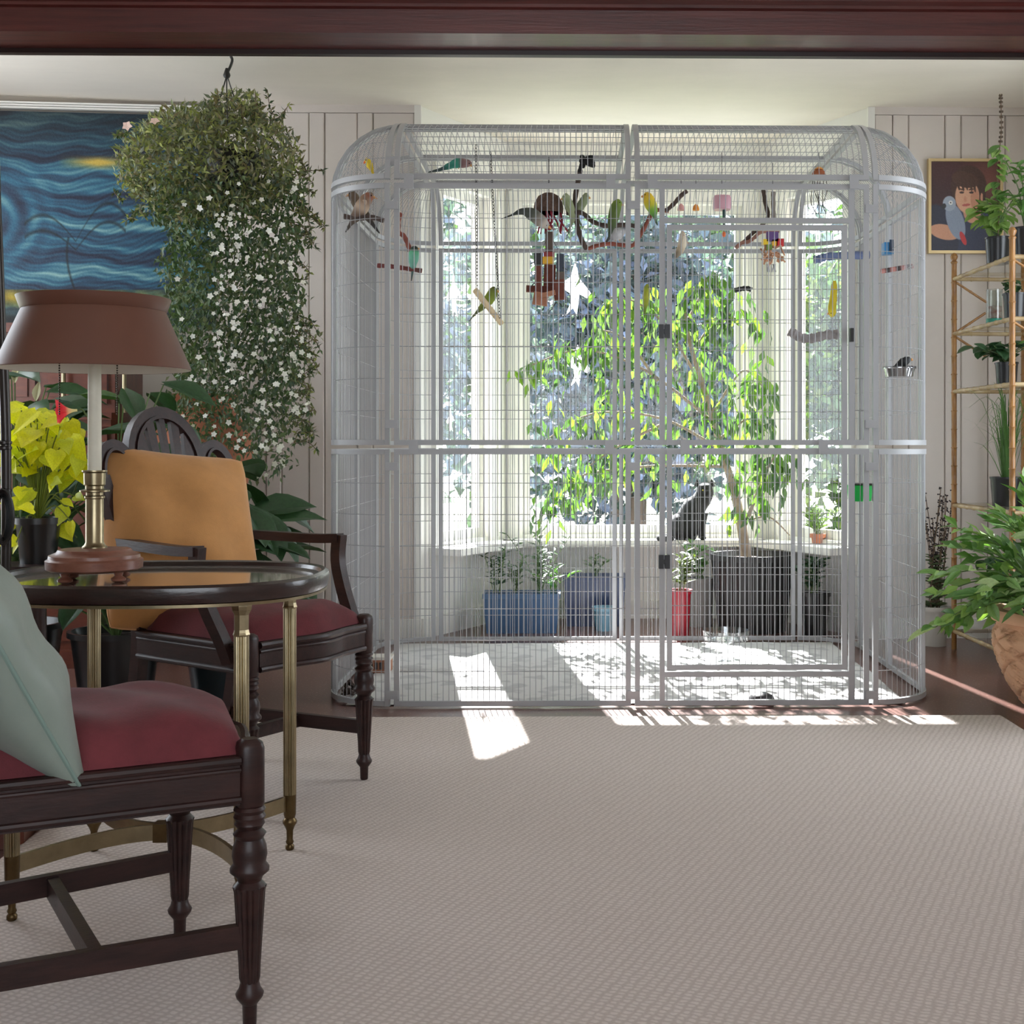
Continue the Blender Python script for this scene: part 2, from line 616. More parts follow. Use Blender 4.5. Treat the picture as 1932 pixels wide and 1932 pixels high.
# bay: three walls with window openings
pane_mat = glass_mat('window_glass', (0.97, 0.985, 1.0), 0.04)
def bay_wall(nm, n, A, B, s0, s1, z0, z1, sill=True):
    A, B = V((*A, 0)), V((*B, 0))
    d = (B - A); L = d.length; d.normalize()
    out = V((-d.y, d.x, 0))
    def seg(mb, a, b, za, zb, t0, t1):
        mid = (t0 + t1) / 2
        p, q = A + d * a + out * mid, A + d * b + out * mid
        z = V((0, 0, (za + zb) / 2))
        return mb.sweep([p + z, q + z], [(0, 0, 1)] * 2, t1 - t0, zb - za)
    w = MB()
    seg(w, 0, s0, 0, CEIL, 0, .11); seg(w, s1, L, 0, CEIL, 0, .11)
    seg(w, s0, s1, 0, z0, 0, .11); seg(w, s0, s1, z1, CEIL, 0, .11)
    struct('wall_' + nm, w, white_paint)
    win = bpy.data.objects.new('window_%d' % n, None)
    link(win, None, A); win.location = A
    tag(win, kind='structure')
    c = MB()
    for (a, b, za, zb) in ((s0 - .07, s0, z0 - .02, z1 + .08), (s1, s1 + .07, z0 - .02, z1 + .08), (s0, s1, z1, z1 + .08)):
        seg(c, a, b, za, zb, -.022, 0)
    for (a, b, za, zb) in ((s0 - .075, s0 - .06, z0, z1 + .09), (s1 + .06, s1 + .075, z0, z1 + .09), (s0 - .07, s1 + .07, z1 + .075, z1 + .09)):
        seg(c, a, b, za, zb, -.03, 0)
    c.build('window_casing', white_paint, win, smooth=False)
    f = MB()
    for (a, b, za, zb) in ((s0, s0 + .04, z0, z1), (s1 - .04, s1, z0, z1), (s0 + .04, s1 - .04, z0, z0 + .05), (s0 + .04, s1 - .04, z1 - .045, z1)):
        seg(f, a, b, za, zb, .035, .08)
    f.build('window_frame', white_paint, win, smooth=False)
    g = MB()
    seg(g, s0 + .04, s1 - .04, z0 + .05, z1 - .045, .055, .059)
    g.build('window_pane', pane_mat, win, smooth=False)
    sl = MB()
    seg(sl, s0 - .1, s1 + .1, z0 - .055, z0 - .02, -.19, .03)
    seg(sl, s0 - .09, s1 + .09, z0 - .11, z0 - .055, -.02, 0)
    sl.build('window_sill', white_paint, win, smooth=False)
    b = MB()
    seg(b, 0, L, 0, .1, -.018, 0)
    struct('baseboard_' + nm, b, white_paint)
    return A, d, out
LA = math.hypot(BKL - BAYL, YBAY - YW)
LW = bay_wall('bay_left', 1, (BAYL, YW), (BKL, YBAY), .20 * LA, .77 * LA, .47, 2.32)
CWN = bay_wall('bay_center', 2, (BKL, YBAY), (BKR, YBAY), .09, 1.33, .47, 2.32)
RW = bay_wall('bay_right', 3, (BKR, YBAY), (BAYR, YW), .23 * LA, .80 * LA, .47, 2.32)

# dark wooden header of the opening in the foreground
head_wood = wood_mat('header_wood', (66, 27, 27), (98, 46, 42), scale=3.5, axis=(0.7, 14, 14), rough=.36, coat=.25)
ZH, YH0, YH1 = 2.017, 3.27, 3.42
hd = MB()
prof = [(YH0, ZH), (YH1, ZH), (YH1, ZH + .32), (YH0 - .035, ZH + .32), (YH0 - .035, ZH + .100), (YH0 - .022, ZH + .092), (YH0 - .022, ZH + .080),
        (YH0 - .012, ZH + .072), (YH0 - .012, ZH + .064), (YH0 - .002, ZH + .06)]
hd.poly([(XL, y, z) for y, z in prof], (1, 0, 0), XR - XL)
header = struct('trim_3', hd, head_wood)
MB().bx(XL, XR, YH1 - .012, YH1 + .012, ZH - .012, ZH + .006).build('edge_bead', M('header_dark', (40, 24, 22), rough=.4), header, smooth=False)
struct('wall_header', MB().bx(XL, XR, YH0 + .01, YH1 - .01, ZH + .3, CEIL), wall_paint)

# rug
def rug_material():
    m = bpy.data.materials.new('woven_rug')
    m.use_nodes = True
    nt = m.node_tree
    b = nt.nodes['Principled BSDF']
    tc = nt.nodes.new('ShaderNodeTexCoord')
    mp = nt.nodes.new('ShaderNodeMapping')
    mp.inputs['Rotation'].default_value = (0, 0, math.radians(24))
    nt.links.new(tc.outputs['Object'], mp.inputs['Vector'])
    wv = []
    for dr, sc in (('X', 17.0), ('Y', 24.0)):
        w = nt.nodes.new('ShaderNodeTexWave'); w.wave_type = 'BANDS'; w.bands_direction = dr
        w.inputs['Scale'].default_value = sc; w.inputs['Distortion'].default_value = 2.6
        w.inputs['Detail'].default_value = 2; w.inputs['Detail Scale'].default_value = 2.5
        nt.links.new(mp.outputs[0], w.inputs['Vector']); wv.append(w)
    mul = nt.nodes.new('ShaderNodeMath'); mul.operation = 'MULTIPLY'
    nt.links.new(wv[0].outputs['Fac'], mul.inputs[0]); nt.links.new(wv[1].outputs['Fac'], mul.inputs[1])
    nz = nt.nodes.new('ShaderNodeTexNoise'); nz.inputs['Scale'].default_value = 260; nz.inputs['Detail'].default_value = 3
    nt.links.new(tc.outputs['Object'], nz.inputs['Vector'])
    ad = nt.nodes.new('ShaderNodeMath'); ad.operation = 'MULTIPLY_ADD'; ad.inputs[1].default_value = 0.4
    nt.links.new(nz.outputs['Fac'], ad.inputs[0]); nt.links.new(mul.outputs[0], ad.inputs[2])
    rp = nt.nodes.new('ShaderNodeValToRGB')
    rp.color_ramp.elements[0].position = 0.12; rp.color_ramp.elements[0].color = (*lin((185, 173, 166)), 1)
    rp.color_ramp.elements[1].position = 0.7; rp.color_ramp.elements[1].color = (*lin((210, 199, 193)), 1)
    nt.links.new(ad.outputs[0], rp.inputs['Fac'])
    nt.links.new(rp.outputs['Color'], b.inputs['Base Color'])
    bp = nt.nodes.new('ShaderNodeBump'); bp.inputs['Strength'].default_value = 0.4; bp.inputs['Distance'].default_value = 0.004
    nt.links.new(ad.outputs[0], bp.inputs['Height']); nt.links.new(bp.outputs['Normal'], b.inputs['Normal'])
    b.inputs['Roughness'].default_value = 0.95
    b.inputs['Specular IOR Level'].default_value = 0.1
    return m
rg = MB()
x0, x1, y0, y1, zt = -1.33, 1.525, 0.4, 4.54, .014
e = .012
rg.grid([[(x0, y0, 0), (x1, y0, 0), (x1, y1, 0), (x0, y1, 0)], [(x0, y0, zt * .6), (x1, y0, zt * .6), (x1, y1, zt * .6), (x0, y1, zt * .6)],
         [(x0 + e, y0 + e, zt), (x1 - e, y0 + e, zt), (x1 - e, y1 - e, zt), (x0 + e, y1 - e, zt)]], close_v=True)
rg.cap([(x0 + e, y0 + e, zt), (x1 - e, y0 + e, zt), (x1 - e, y1 - e, zt), (x0 + e, y1 - e, zt)])
rg.build('rug', rug_material(), None, smooth=False, label='large beige woven rug covering the floor in front of the cage', cat='rug')

# ------------------------------------------------------------------ outdoors beyond the bay
lawn = MB().bx(-30, 30, 7.4, 45, -.5, -.4)
struct('lawn', lawn, M('lawn_green', (112, 118, 98), rough=.9, var=.25, vscale=3))
leafy = M('outdoor_leaf', attr=True, rough=.55, transl=.35)
bark = M('bark', (96, 80, 68), rough=.85, bump=.4, bscale=30)
def garden_tree(name, label, x, y, h, rad, n, pal, L=.16):
    t = thing(name, label, 'tree', (x, y, -.4), group='garden trees outside the bay window')
    MB().tube([(x, y, -.4), (x + .05, y, h * .4), (x, y, h * .75)], [.1, .07, .03], 8).build('trunk', bark, t)
    u = RNG.normal(size=(n, 3)); u /= np.linalg.norm(u, axis=1)[:, None]
    r = RNG.random(n) ** .45
    cc = np.array([x, y, h * .52]) + u * r[:, None] * np.array([rad, rad * .7, h * .48]) * (1 + .2 * np.sin(u[:, :1] * 7 + u[:, 2:] * 9))
    d = RNG.normal(size=(n, 3)) + np.array([0, 0, -.3])
    leaf_cloud(cc, d, RNG.uniform(.6, 1.2, n) * L, RNG.uniform(.5, .8, n) * L, pick_cols(n, pal), 'foliage', leafy, t)
blue = [(74, 90, 106), (92, 104, 130), (68, 86, 88), (110, 120, 150)]
green = [(66, 92, 48), (84, 110, 58), (54, 78, 50), (108, 124, 62)]
garden_tree('garden_tree', 'broad bluish evergreen outside, filling the middle window', .62, 12.6, 3.6, 1.12, 7000, blue)
garden_tree('garden_tree', 'bluish-green tree outside, seen through the left bay window', -2.05, 12.6, 3.7, 1.05, 5000, blue + green[:1])
garden_tree('garden_tree', 'bright green shrub outside, seen through the right bay window', 2.95, 12.4, 3.2, .95, 4500, green)
garden_tree('garden_tree', 'wide pale tree outside, behind the row of nearer trees', .6, 18.0, 5.4, 4.2, 9000, blue + green[:1], .26)

# ================================================================== the cage
cage_paint = M('cage_white_metal', (164, 165, 168), rough=.35, metal=0.0, spec=.5)
wire_paint = M('cage_wire_white', (158, 159, 162), rough=.3, spec=.5)
CXL, CXR, CXM, CYF, CYB, CR, CZD, CZM = -.665, 1.107, .2235, 4.75, 6.33, .262, 1.945, .963
cage = thing('bird_cage', 'large white walk-in wire bird cage with rounded corners and domed top', 'bird cage', ((CXL + CXR) / 2, (CYF + CYB) / 2, 0))
FW, FT, INS, WR = .0195, .016, .0075, .0014

def cage_panel(S, N, U, W, nu, nv, name='panel', hole=None, du=.0216, dv=.116, vfirst=None, frame=True, label=None, sides='lrtb', wires=True):
    """S(u,v)->point, N(u,v)->outward normal, u in [0,U], v in [0,W]; nu,nv curve samples"""
    mb = MB()
    a, b, c, d = INS + FW / 2, U - INS - FW / 2, INS + FW / 2, W - INS - FW / 2
    def line(u0, v0, u1, v1, k):
        pts, ns = [], []
        for i in range(k + 1):
            t = i / k
            pts.append(S(u0 + (u1 - u0) * t, v0 + (v1 - v0) * t)); ns.append(N(u0 + (u1 - u0) * t, v0 + (v1 - v0) * t))
        return pts, ns
    def fbar(u0, v0, u1, v1, k):
        p, n = line(u0, v0, u1, v1, k); mb.sweep(p, n, FW, FT)
    h = FW / 2
    if 'b' in sides: fbar(a + h, c, b - h, c, nu)
    if 't' in sides: fbar(a + h, d, b - h, d, nu)
    if 'l' in sides: fbar(a, c - h, a, d + h, nv)
    if 'r' in sides: fbar(b, c - h, b, d + h, nv)
    if hole:
        hu0, hu1, hv0, hv1 = hole
        fbar(hu0 - h, c + h, hu0 - h, d - h, nv); fbar(hu1 + h, c + h, hu1 + h, d - h, nv)
        if hv0 > c + h: fbar(hu0, hv0 - h, hu1, hv0 - h, nu)
        if hv1 < d - h: fbar(hu0, hv1 + h, hu1, hv1 + h, nu)
    fr = mb.build(name, cage_paint, cage, smooth=True, sharp=30, label=label)
    if not wires: return fr
    wb = MB()
    def wire(u0, v0, u1, v1, k, depth):
        p, n = line(u0, v0, u1, v1, k)
        p = [q + V(m) * depth for q, m in zip(p, n)]
        r = WR
        rows = []
        for i, q in enumerate(p):
            tg = (p[min(i + 1, len(p) - 1)] - p[max(i - 1, 0)]).normalized()
            nn = V(n[i]); sd = tg.cross(nn).normalized()
            rows.append([q + sd * r, q + nn * r, q - sd * r, q - nn * r])
        wb.grid(rows, close_v=True)
    def blocked(x, lo, hi): return lo < x < hi
    n = max(1, round((b - a) / du))
    for i in range(1, n):
        u = a + (b - a) * i / n
        if hole and hole[0] - FW < u < hole[1] + FW:
            if hole[2] > c + h: wire(u, c, u, hole[2] - h, max(1, nv // 2), .002)
            if hole[3] < d - h: wire(u, hole[3] + h, u, d, max(1, nv // 2), .002)
        else:
            wire(u, c, u, d, nv, .002)
    m = max(1, round((d - c) / dv))
    for j in range(1, m):
        v = c + (d - c) * j / m
        if hole and hole[2] - .01 < v < hole[3] + .01:
            wire(a, v, hole[0] - h, v, nu, -.002); wire(hole[1] + h, v, b, v, nu, -.002)
        else:
            wire(a, v, b, v, nu, -.002)
    wb.build('wire_grid', wire_paint, fr, kind='stuff')
    return fr

def flat(O, du_, dv_, n):
    O, du_, dv_, n = V(O), V(du_), V(dv_), V(n)
    return (lambda u, v: O + du_ * u + dv_ * v), (lambda u, v: n)
Z3 = (0, 0, 1)
rows = ((0.0, CZM), (CZM, CZD))
cols = ((CXL, CXM), (CXM, CXR))
front_panels = {}
for r, (z0, z1) in enumerate(rows):
    for c, (xa, xb) in enumerate(cols):
        S, N = flat((xa, CYF, z0), (1, 0, 0), Z3, (0, -1, 0))
        if c == 0:
            cage_panel(S, N, xb - xa, z1 - z0, 1, 1)
        else:
            ha, hb = P(1254, 600, CYF).x - xa, P(1601, 600, CYF).x - xa
            hz0 = P(1300, 1267, CYF).z if r == 0 else CZM + INS + FW
            hz1 = CZM - INS - FW if r == 0 else P(1300, 421, CYF).z
            lo, hi = (hz0 - z0, (CZM - z0)) if r == 0 else (0.0, hz1 - z0)
            fp = cage_panel(S, N, xb - xa, z1 - z0, 1, 1, hole=(ha, hb, lo, hi))
            S2, N2 = flat((xa + ha, CYF - .004, z0 + lo), (1, 0, 0), Z3, (0, -1, 0))
            dpan = cage_panel(S2, N2, hb - ha, hi - lo, 1, 1, name='door_panel', label='wire door leaf of the cage')
            front_panels[r] = dpan
        S, N = flat((xb, CYB, z0), (-1, 0, 0), Z3, (0, 1, 0))
        cage_panel(S, N, xb - xa, z1 - z0, 1, 1)
    ym = (CYF + CYB) / 2
    for ya, yb in ((CYF + CR, ym), (ym, CYB - CR)):
        S, N = flat((CXL - CR, yb, z0), (0, -1, 0), Z3, (-1, 0, 0)); cage_panel(S, N, yb - ya, z1 - z0, 1, 1)
        S, N = flat((CXR + CR, ya, z0), (0, 1, 0), Z3, (1, 0, 0)); cage_panel(S, N, yb - ya, z1 - z0, 1, 1)
    for cx, cy, a0 in ((CXL, CYF + CR, math.pi), (CXR, CYF + CR, 1.5 * math.pi), (CXR, CYB - CR, 0), (CXL, CYB - CR, .5 * math.pi)):
        S = lambda u, v, cx=cx, cy=cy, a0=a0, z0=z0: V((cx + CR * math.cos(a0 + u / CR), cy + CR * math.sin(a0 + u / CR), z0 + v))
        N = lambda u, v, a0=a0: V((math.cos(a0 + u / CR), math.sin(a0 + u / CR), 0))
        cage_panel(S, N, CR * math.pi / 2, z1 - z0, 8, 1, name='corner_panel')
# domed top: quarter-round panels along the sides, ball-shaped corners and flat roof panels
AL = CR * math.pi / 2
for xa, xb in cols:
    S = lambda u, v, xa=xa: V((xa + u, CYF + CR - CR * math.cos(v / CR), CZD + CR * math.sin(v / CR)))
    N = lambda u, v: V((0, -math.cos(v / CR), math.sin(v / CR)))
    cage_panel(S, N, xb - xa, AL, 1, 7, name='dome_panel', dv=.07)
    S = lambda u, v, xb=xb: V((xb - u, CYB - CR + CR * math.cos(v / CR), CZD + CR * math.sin(v / CR)))
    N = lambda u, v: V((0, math.cos(v / CR), math.sin(v / CR)))
    cage_panel(S, N, xb - xa, AL, 1, 7, name='dome_panel', dv=.07)
    for ya, yb in ((CYF + CR, ym), (ym, CYB - CR)):
        S, N = flat((xa, ya, CZD + CR), (1, 0, 0), (0, 1, 0), Z3)
        cage_panel(S, N, xb - xa, yb - ya, 1, 1, name='roof_panel')
for ya, yb in ((CYF + CR, ym), (ym, CYB - CR)):
    S = lambda u, v, yb=yb: V((CXL - CR * math.cos(v / CR), yb - u, CZD + CR * math.sin(v / CR)))
    N = lambda u, v: V((-math.cos(v / CR), 0, math.sin(v / CR)))
    cage_panel(S, N, yb - ya, AL, 1, 7, name='dome_panel', dv=.07)
    S = lambda u, v, ya=ya: V((CXR + CR * math.cos(v / CR), ya + u, CZD + CR * math.sin(v / CR)))
    N = lambda u, v: V((math.cos(v / CR), 0, math.sin(v / CR)))
    cage_panel(S, N, yb - ya, AL, 1, 7, name='dome_panel', dv=.07)
for cx, cy, a0 in ((CXL, CYF + CR, math.pi), (CXR, CYF + CR, 1.5 * math.pi), (CXR, CYB - CR, 0), (CXL, CYB - CR, .5 * math.pi)):
    def S(u, v, cx=cx, cy=cy, a0=a0):
        t, p = a0 + u / CR, min(v / CR, math.pi / 2 * .97)
        return V((cx + CR * math.cos(p) * math.cos(t), cy + CR * math.cos(p) * math.sin(t), CZD + CR * math.sin(p)))
    def N(u, v, a0=a0):
        t, p = a0 + u / CR, min(v / CR, math.pi / 2 * .97)
        return V((math.cos(p) * math.cos(t), math.cos(p) * math.sin(t), math.sin(p)))
    cage_panel(S, N, AL, AL, 8, 7, name='dome_corner', dv=.07, sides='lrb')
# connector clips across the joints, latches and hinges
def clip(x, y, z, sx, sz):
    MB().box((x, y, z), (sx, .012, sz)).build('clip', cage_paint, cage, smooth=False)
for px, py, horiz in ((772, 344, 1), (1152, 344, 1), (1231, 344, 1), (1610, 344, 1), (781, 843, 1), (1150, 843, 1), (1292, 843, 1), (1552, 843, 1),
                      (740, 302, 0), (740, 388, 0), (740, 800, 0), (740, 880, 0), (1195, 388, 0), (1195, 800, 0), (1195, 880, 0), (1643, 395, 0), (1643, 800, 0), (1643, 880, 0), (740, 1310, 0), (1195, 1310, 0), (1643, 1310, 0)):
    p = P(px, py, CYF)
    if py > 310 or not horiz:
        yy = CYF - .012
        if py < 335: yy = CYF + .012
        clip(p.x, yy, p.z, .034 if horiz else .046, .052 if horiz else .03)
latch = M('black_latch', (28, 28, 30), rough=.4)
for px, py in ((1253, 625), (1253, 1060)):
    p = P(px, py, CYF - .02)
    lt = MB().box((p.x - .011, CYF - .018, p.z), (.018, .02, .05)).box((p.x + .012, CYF - .018, p.z), (.018, .02, .05)).bx(p.x - .015, p.x + .015, CYF - .024, CYF - .02, p.z - .008, p.z + .008)
    lt.build('latch', latch, front_panels[1 if py < 840 else 0], smooth=False, label='black door latch')
p = P(1607, 632, CYF - .02)
MB().box((p.x, CYF - .02, p.z), (.012, .02, .05)).build('latch', latch, cage, smooth=False, label='black door latch')

# ================================================================== chairs
dark_wood = M('mahogany', (33, 19, 18), rough=.42, col2=(56, 33, 30), vscale=5, stretch=(2, 10, 10), coat=.04, spec=.35, bump=.06, bscale=20)
red_velvet = M('red_velvet', (100, 40, 46), rough=.9, var=.25, vscale=9, bump=.12, bscale=300, sheen=.06)
SZ = .462   # top of the seat rail

def flute(n=14, depth=.1):
    return lambda t: 1 - depth * (0.5 + 0.5 * math.cos(n * t)) ** 2

def turned_leg(parent, x, y, m=dark_wood):
    leg = MB()
    # square block at the rail
    leg.lathe([(0.0198, SZ - .085), (0.0224, SZ - .08), (0.0224, SZ + .012), (0.0198, SZ + .02), (0.0119, SZ + .026)], (x, y, 0), n=20,
              mod=lambda k, t, z: 1 / max(abs(math.cos(t)), abs(math.sin(t))) ** .55)
    rings = [(0.0229, SZ - .085), (0.0262, SZ - .09), (0.0229, SZ - .096), (0.0262, SZ - .102), (0.0229, SZ - .108), (0.0246, SZ - .114),
             (0.0190, SZ - .122), (0.0269, SZ - .13), (0.0222, SZ - .138), (0.0269, SZ - .15), (0.0286, SZ - .165), (0.0262, SZ - .178), (0.0317, SZ - .186), (0.0317, SZ - .192), (0.0222, SZ - .2), (0.0190, SZ - .208), (0.0262, SZ - .216)]
    leg.lathe(rings[::-1], (x, y, 0), n=24)
    fl = flute(12, .16)
    leg.lathe([(0.0146, .085), (0.0170, .095), (0.0179, .12), (0.0253, SZ - .225), (0.0277, SZ - .217), (0.0238, SZ - .214)], (x, y, 0), n=72, mod=lambda k, t, z: fl(t) if 1 <= k <= 4 else 1)
    leg.lathe([(0.0095, .015), (0.0110, .018), (0.0119, .05), (0.0131, .052), (0.0214, .063), (0.0229, .069), (0.0174, .078), (0.0146, .09)], (x, y, 0), n=24)
    return leg.build('leg', m, parent, local=True, sharp=50)

def make_chair(name, label, loc, ang, arms):
    t = thing(name, label, 'chair', loc, ang)
    fx, fy, bx_, by = .215, .225, -.225, .185
    for s in (1, -1): turned_leg(t, fx, s * fy)
    for s in (1, -1):   # raked back legs run up into the back posts
        mb = MB()
        pts = [(bx_ - .10, s * (by + .005), .014), (bx_ - .045, s * by, .2), (bx_ - .01, s * by, SZ - .03), (bx_ - .03, s * (by + .005), SZ + .12), (bx_ - .115, s * (by + .045), SZ + .42)]
        pts = spline(pts, 5)
        mb.sweep(pts, [(1, 0, .2)] * len(pts), .034, .034)
        mb.build('leg', dark_wood, t, local=True, sharp=30, label='raked back leg and back post')
    # rails: bowed front rail with two mouldings, straight side rails
    def front_curve(u, extra=0.0):
        y = u * (fy - .02)
        return V((fx + .004 + .034 * math.cos(u * math.pi / 2) ** 1.3 - .012 * (1 - abs(2 * abs(u) - 1)) + extra, y, 0))
    us = [i / 12 - 1 for i in range(25)]
    fr = MB()
    fr.sweep([front_curve(u) + V((0, 0, SZ - .038)) for u in us], [(0, 0, 1)] * 25, .03, .075)
    for z, r in ((SZ - .006, .009), (SZ - .022, .005), (SZ - .068, .008)):
        fr.tube([front_curve(u, .015) + V((0, 0, z)) for u in us], r, 8)
    fr.build('seat_rail', dark_wood, t, local=True, sharp=30, label='bowed and moulded front seat rail')
    for s in (1, -1):
        r = MB()
        a, b = V((fx - .02, s * (fy + .004), SZ - .038)), V((bx_, s * (by + .004), SZ - .038))
        r.sweep([a, b], [(0, 0, 1)] * 2, .03, .078)
        d = V((0, s * .015, 0))
        for z, rr in ((.033, .007), (.018, .004), (-.03, .006)):
            r.tube([a + d + V((0, 0, z)), b + d + V((0, 0, z))], rr, 8)
        r.build('seat_rail', dark_wood, t, local=True, sharp=30)
    MB().sweep([(bx_, -by, SZ - .038), (bx_, by, SZ - .038)], [(0, 0, 1)] * 2, .03, .075).build('seat_rail', dark_wood, t, local=True)
    # stretchers
    for s in (1, -1):
        MB().sweep([(fx, s * fy, .165), (bx_ - .045, s * by, .165)], [(0, 0, 1)] * 2, .018, .038).build('stretcher', dark_wood, t, local=True, smooth=False)
    MB().sweep([(-.02, -.205, .162), (-.02, .205, .162)], [(0, 0, 1)] * 2, .02, .036).build('stretcher', dark_wood, t, local=True, smooth=False)
    # upholstered seat
    sc = MB()
    n = 22
    rows = []
    for i in range(n + 1):
        u = -1 + 2 * i / n
        row = []
        for j in range(n + 1):
            w = -1 + 2 * j / n
            half = by + (fy - by) * (u + 1) / 2 + .006
            xf = front_curve(w).x - .0
            x = bx_ + .01 + (xf - bx_ - .01) * (u + 1) / 2
            hgt = ((1 - abs(u) ** 5) * (1 - abs(w) ** 5)) ** .45
            cu = 1 - .03 * (abs(u) ** 6) * (abs(w) ** 6)
            row.append((x * cu, w * half * cu, SZ + .002 + .072 * hgt + .004 * math.sin(9 * u + 4 * w) * hgt))
        rows.append(row)
    sc.grid(rows)
    rim = [rows[0][j] for j in range(n + 1)] + [rows[i][n] for i in range(1, n + 1)] + [rows[n][j] for j in range(n - 1, -1, -1)] + [rows[i][0] for i in range(n - 1, 0, -1)]
    sc.cap([(p[0], p[1], SZ - .01) for p in rim])
    sc.build('seat', red_velvet, t, local=True, sharp=80)
    # pierced fan back with three arched lobes; the back plane leans
    def bp(u, v, out=0.0):
        return V((bx_ - .03 - .26 * (v - .12) + out, u, SZ + v))
    top = MB()
    def arch(cu, cv, ru, rv, a0, a1, w, th, out=0.0, k=16):
        pts = [bp(cu + ru * math.cos(a0 + (a1 - a0) * i / k), cv + rv * math.sin(a0 + (a1 - a0) * i / k), out) for i in range(k + 1)]
        top.sweep(pts, [(1, 0, .26)] * (k + 1), w, th)
    arch(0, .455, .128, .15, 0, math.pi, .028, .03)
    arch(0, .455, .112, .133, .05, math.pi - .05, .010, .03, .006)
    for s in (1, -1):
        arch(s * .185, .415, .062, .095, 0 if s > 0 else math.pi, math.pi * .93 if s > 0 else .07 * math.pi, .024, .028)
        arch(s * .185, .415, .048, .08, 0 if s > 0 else math.pi, math.pi * .9 if s > 0 else .1 * math.pi, .008, .028, .006)
    top.build('crest_rail', dark_wood, t, local=True, sharp=30)
    fan = MB()
    for i in range(5):
        u0 = (i - 2) * .046
        q = []
        hh = .455 + .13 * math.sqrt(max(0, 1 - (u0 / .122) ** 2))
        wA, wB = .012, .0085 + .004 * abs(i - 2)
        fan.poly([bp(u0 * .45 - wA * .5, .14), bp(u0 * .45 + wA * .5, .14), bp(u0 * .8 + wB, .42), bp(u0 + wB * 1.15, hh), bp(u0 - wB * 1.15, hh), bp(u0 * .8 - wB, .42)], (1, 0, .26), .014)
    fan.sweep([bp(-.125, .44), bp(.125, .44)], [(1, 0, .26)] * 2, .03, .016)
    fan.build('fan_splat', dark_wood, t, local=True, sharp=30)
    lo = MB()
    lo.sweep([bp(-.2, .13), bp(.2, .13)], [(1, 0, .26)] * 2, .035, .022)
    lo.build('back_rail', dark_wood, t, local=True, sharp=30)
    if arms:
        for s in (1, -1):
            a = MB()
            y0 = s * (by + .03)
            y1 = s * (fy + .035)
            pts = spline([bp(s * .215, .24), (-.12, s * .245, SZ + .235), (.0, s * .262, SZ + .232), (.085, s * .272, SZ + .235)], 5)
            a.sweep(pts, [(0, 0, 1)] * len(pts), .036, .026)
            a.build('arm', dark_wood, t, local=True, sharp=30)
            b = MB()
            pts = spline([(.082, s * .272, SZ + .245), (.078, s * .27, SZ + .17), (.105, s * .262, SZ + .09), (.15, s * .25, SZ + .0), (.168, s * .243, SZ - .05)], 5)
            b.sweep(pts, [(1, 0, 0)] * len(pts), .028, .034)
            b.build('arm_support', dark_wood, t, local=True, sharp=30)
    return t

ANG_FAR = math.radians(-31)
d = V((math.cos(ANG_FAR), math.sin(ANG_FAR), 0)); sd = V((-d.y, d.x, 0))
far_front = FL(687, 1480)
far_loc = far_front - d * .215 - sd * .225
make_chair('armchair', 'dark mahogany armchair with red seat and pierced fan back behind the lamp table', far_loc, ANG_FAR, True)
ANG_NEAR = math.radians(31)
dn = V((math.cos(ANG_NEAR), math.sin(ANG_NEAR), 0)); sn = V((-dn.y, dn.x, 0))
near_front = FL(471, 1952)
near_loc = near_front - dn * .215 + sn * .225
make_chair('side_chair', 'dark mahogany side chair with red seat in the near left foreground', near_loc, ANG_NEAR, False)

# ------------------------------------------------------------------ cushions
def cushion(name, label, center, normal, updir, spin, w, h, T, mat, pipe_mat, seed, sag=0.0, skew=0.0):
    n = V(normal).normalized()
    up = V(updir); up = (up - n * up.dot(n)).normalized()
    rt = up.cross(n)
    cs, sn_ = math.cos(spin), math.sin(spin)
    ax, ay = rt * cs + up * sn_, up * cs - rt * sn_
    c = V(center)
    t = thing(name, label, 'cushion', c)
    N = 30
    rs = random.Random(seed)
    ph = [rs.uniform(0, 6) for _ in range(8)]
    def outline(u, v):
        k = .05
        q = .045 * (u * v) ** 6
        x = u * (1 - k * (1 - v * v) * (u * u) - q) * w / 2
        y = v * (1 - k * (1 - u * u) * (v * v) - q) * h / 2
        return x - skew * y, y
    def surf(sgn):
        rows = []
        for i in range(N + 1):
            u = math.sin((-1 + 2 * i / N) * math.pi / 2)
            row = []
            for j in range(N + 1):
                v = math.sin((-1 + 2 * j / N) * math.pi / 2)
                x, y = outline(u, v)
                base = max(0, (1 - u * u) * (1 - v * v)) ** .5
                z = T / 2 * base
                wr = .016 * math.sin(5 * u + 3 * v + ph[0]) * math.sin(4 * v - 2 * u + ph[1]) + .006 * math.sin(11 * (u * .6 + v) + ph[2]) * (abs(u) + abs(v)) / 2
                z += wr * base
                q = c + ax * x + ay * y + n * (sgn * z) - V((0, 0, sag * base))
                row.append(q)
            rows.append(row)
        return rows
    mb = MB()
    mb.grid(surf(1))
    back = surf(-1)
    mb.grid([r[::-1] for r in back])
    o = mb.build('cover', mat, t, sharp=75)
    pts = []
    for k in range(4):
        for i in range(12):
            q = -1 + 2 * i / 12
            u, v = ((q, -1), (1, q), (-q, 1), (-1, -q))[k]
            x, y = outline(u, v)
            pts.append(c + ax * x + ay * y)
    pts.append(pts[0])
    MB().tube(pts, .0035, 6).build('piping', pipe_mat, o)
    return t

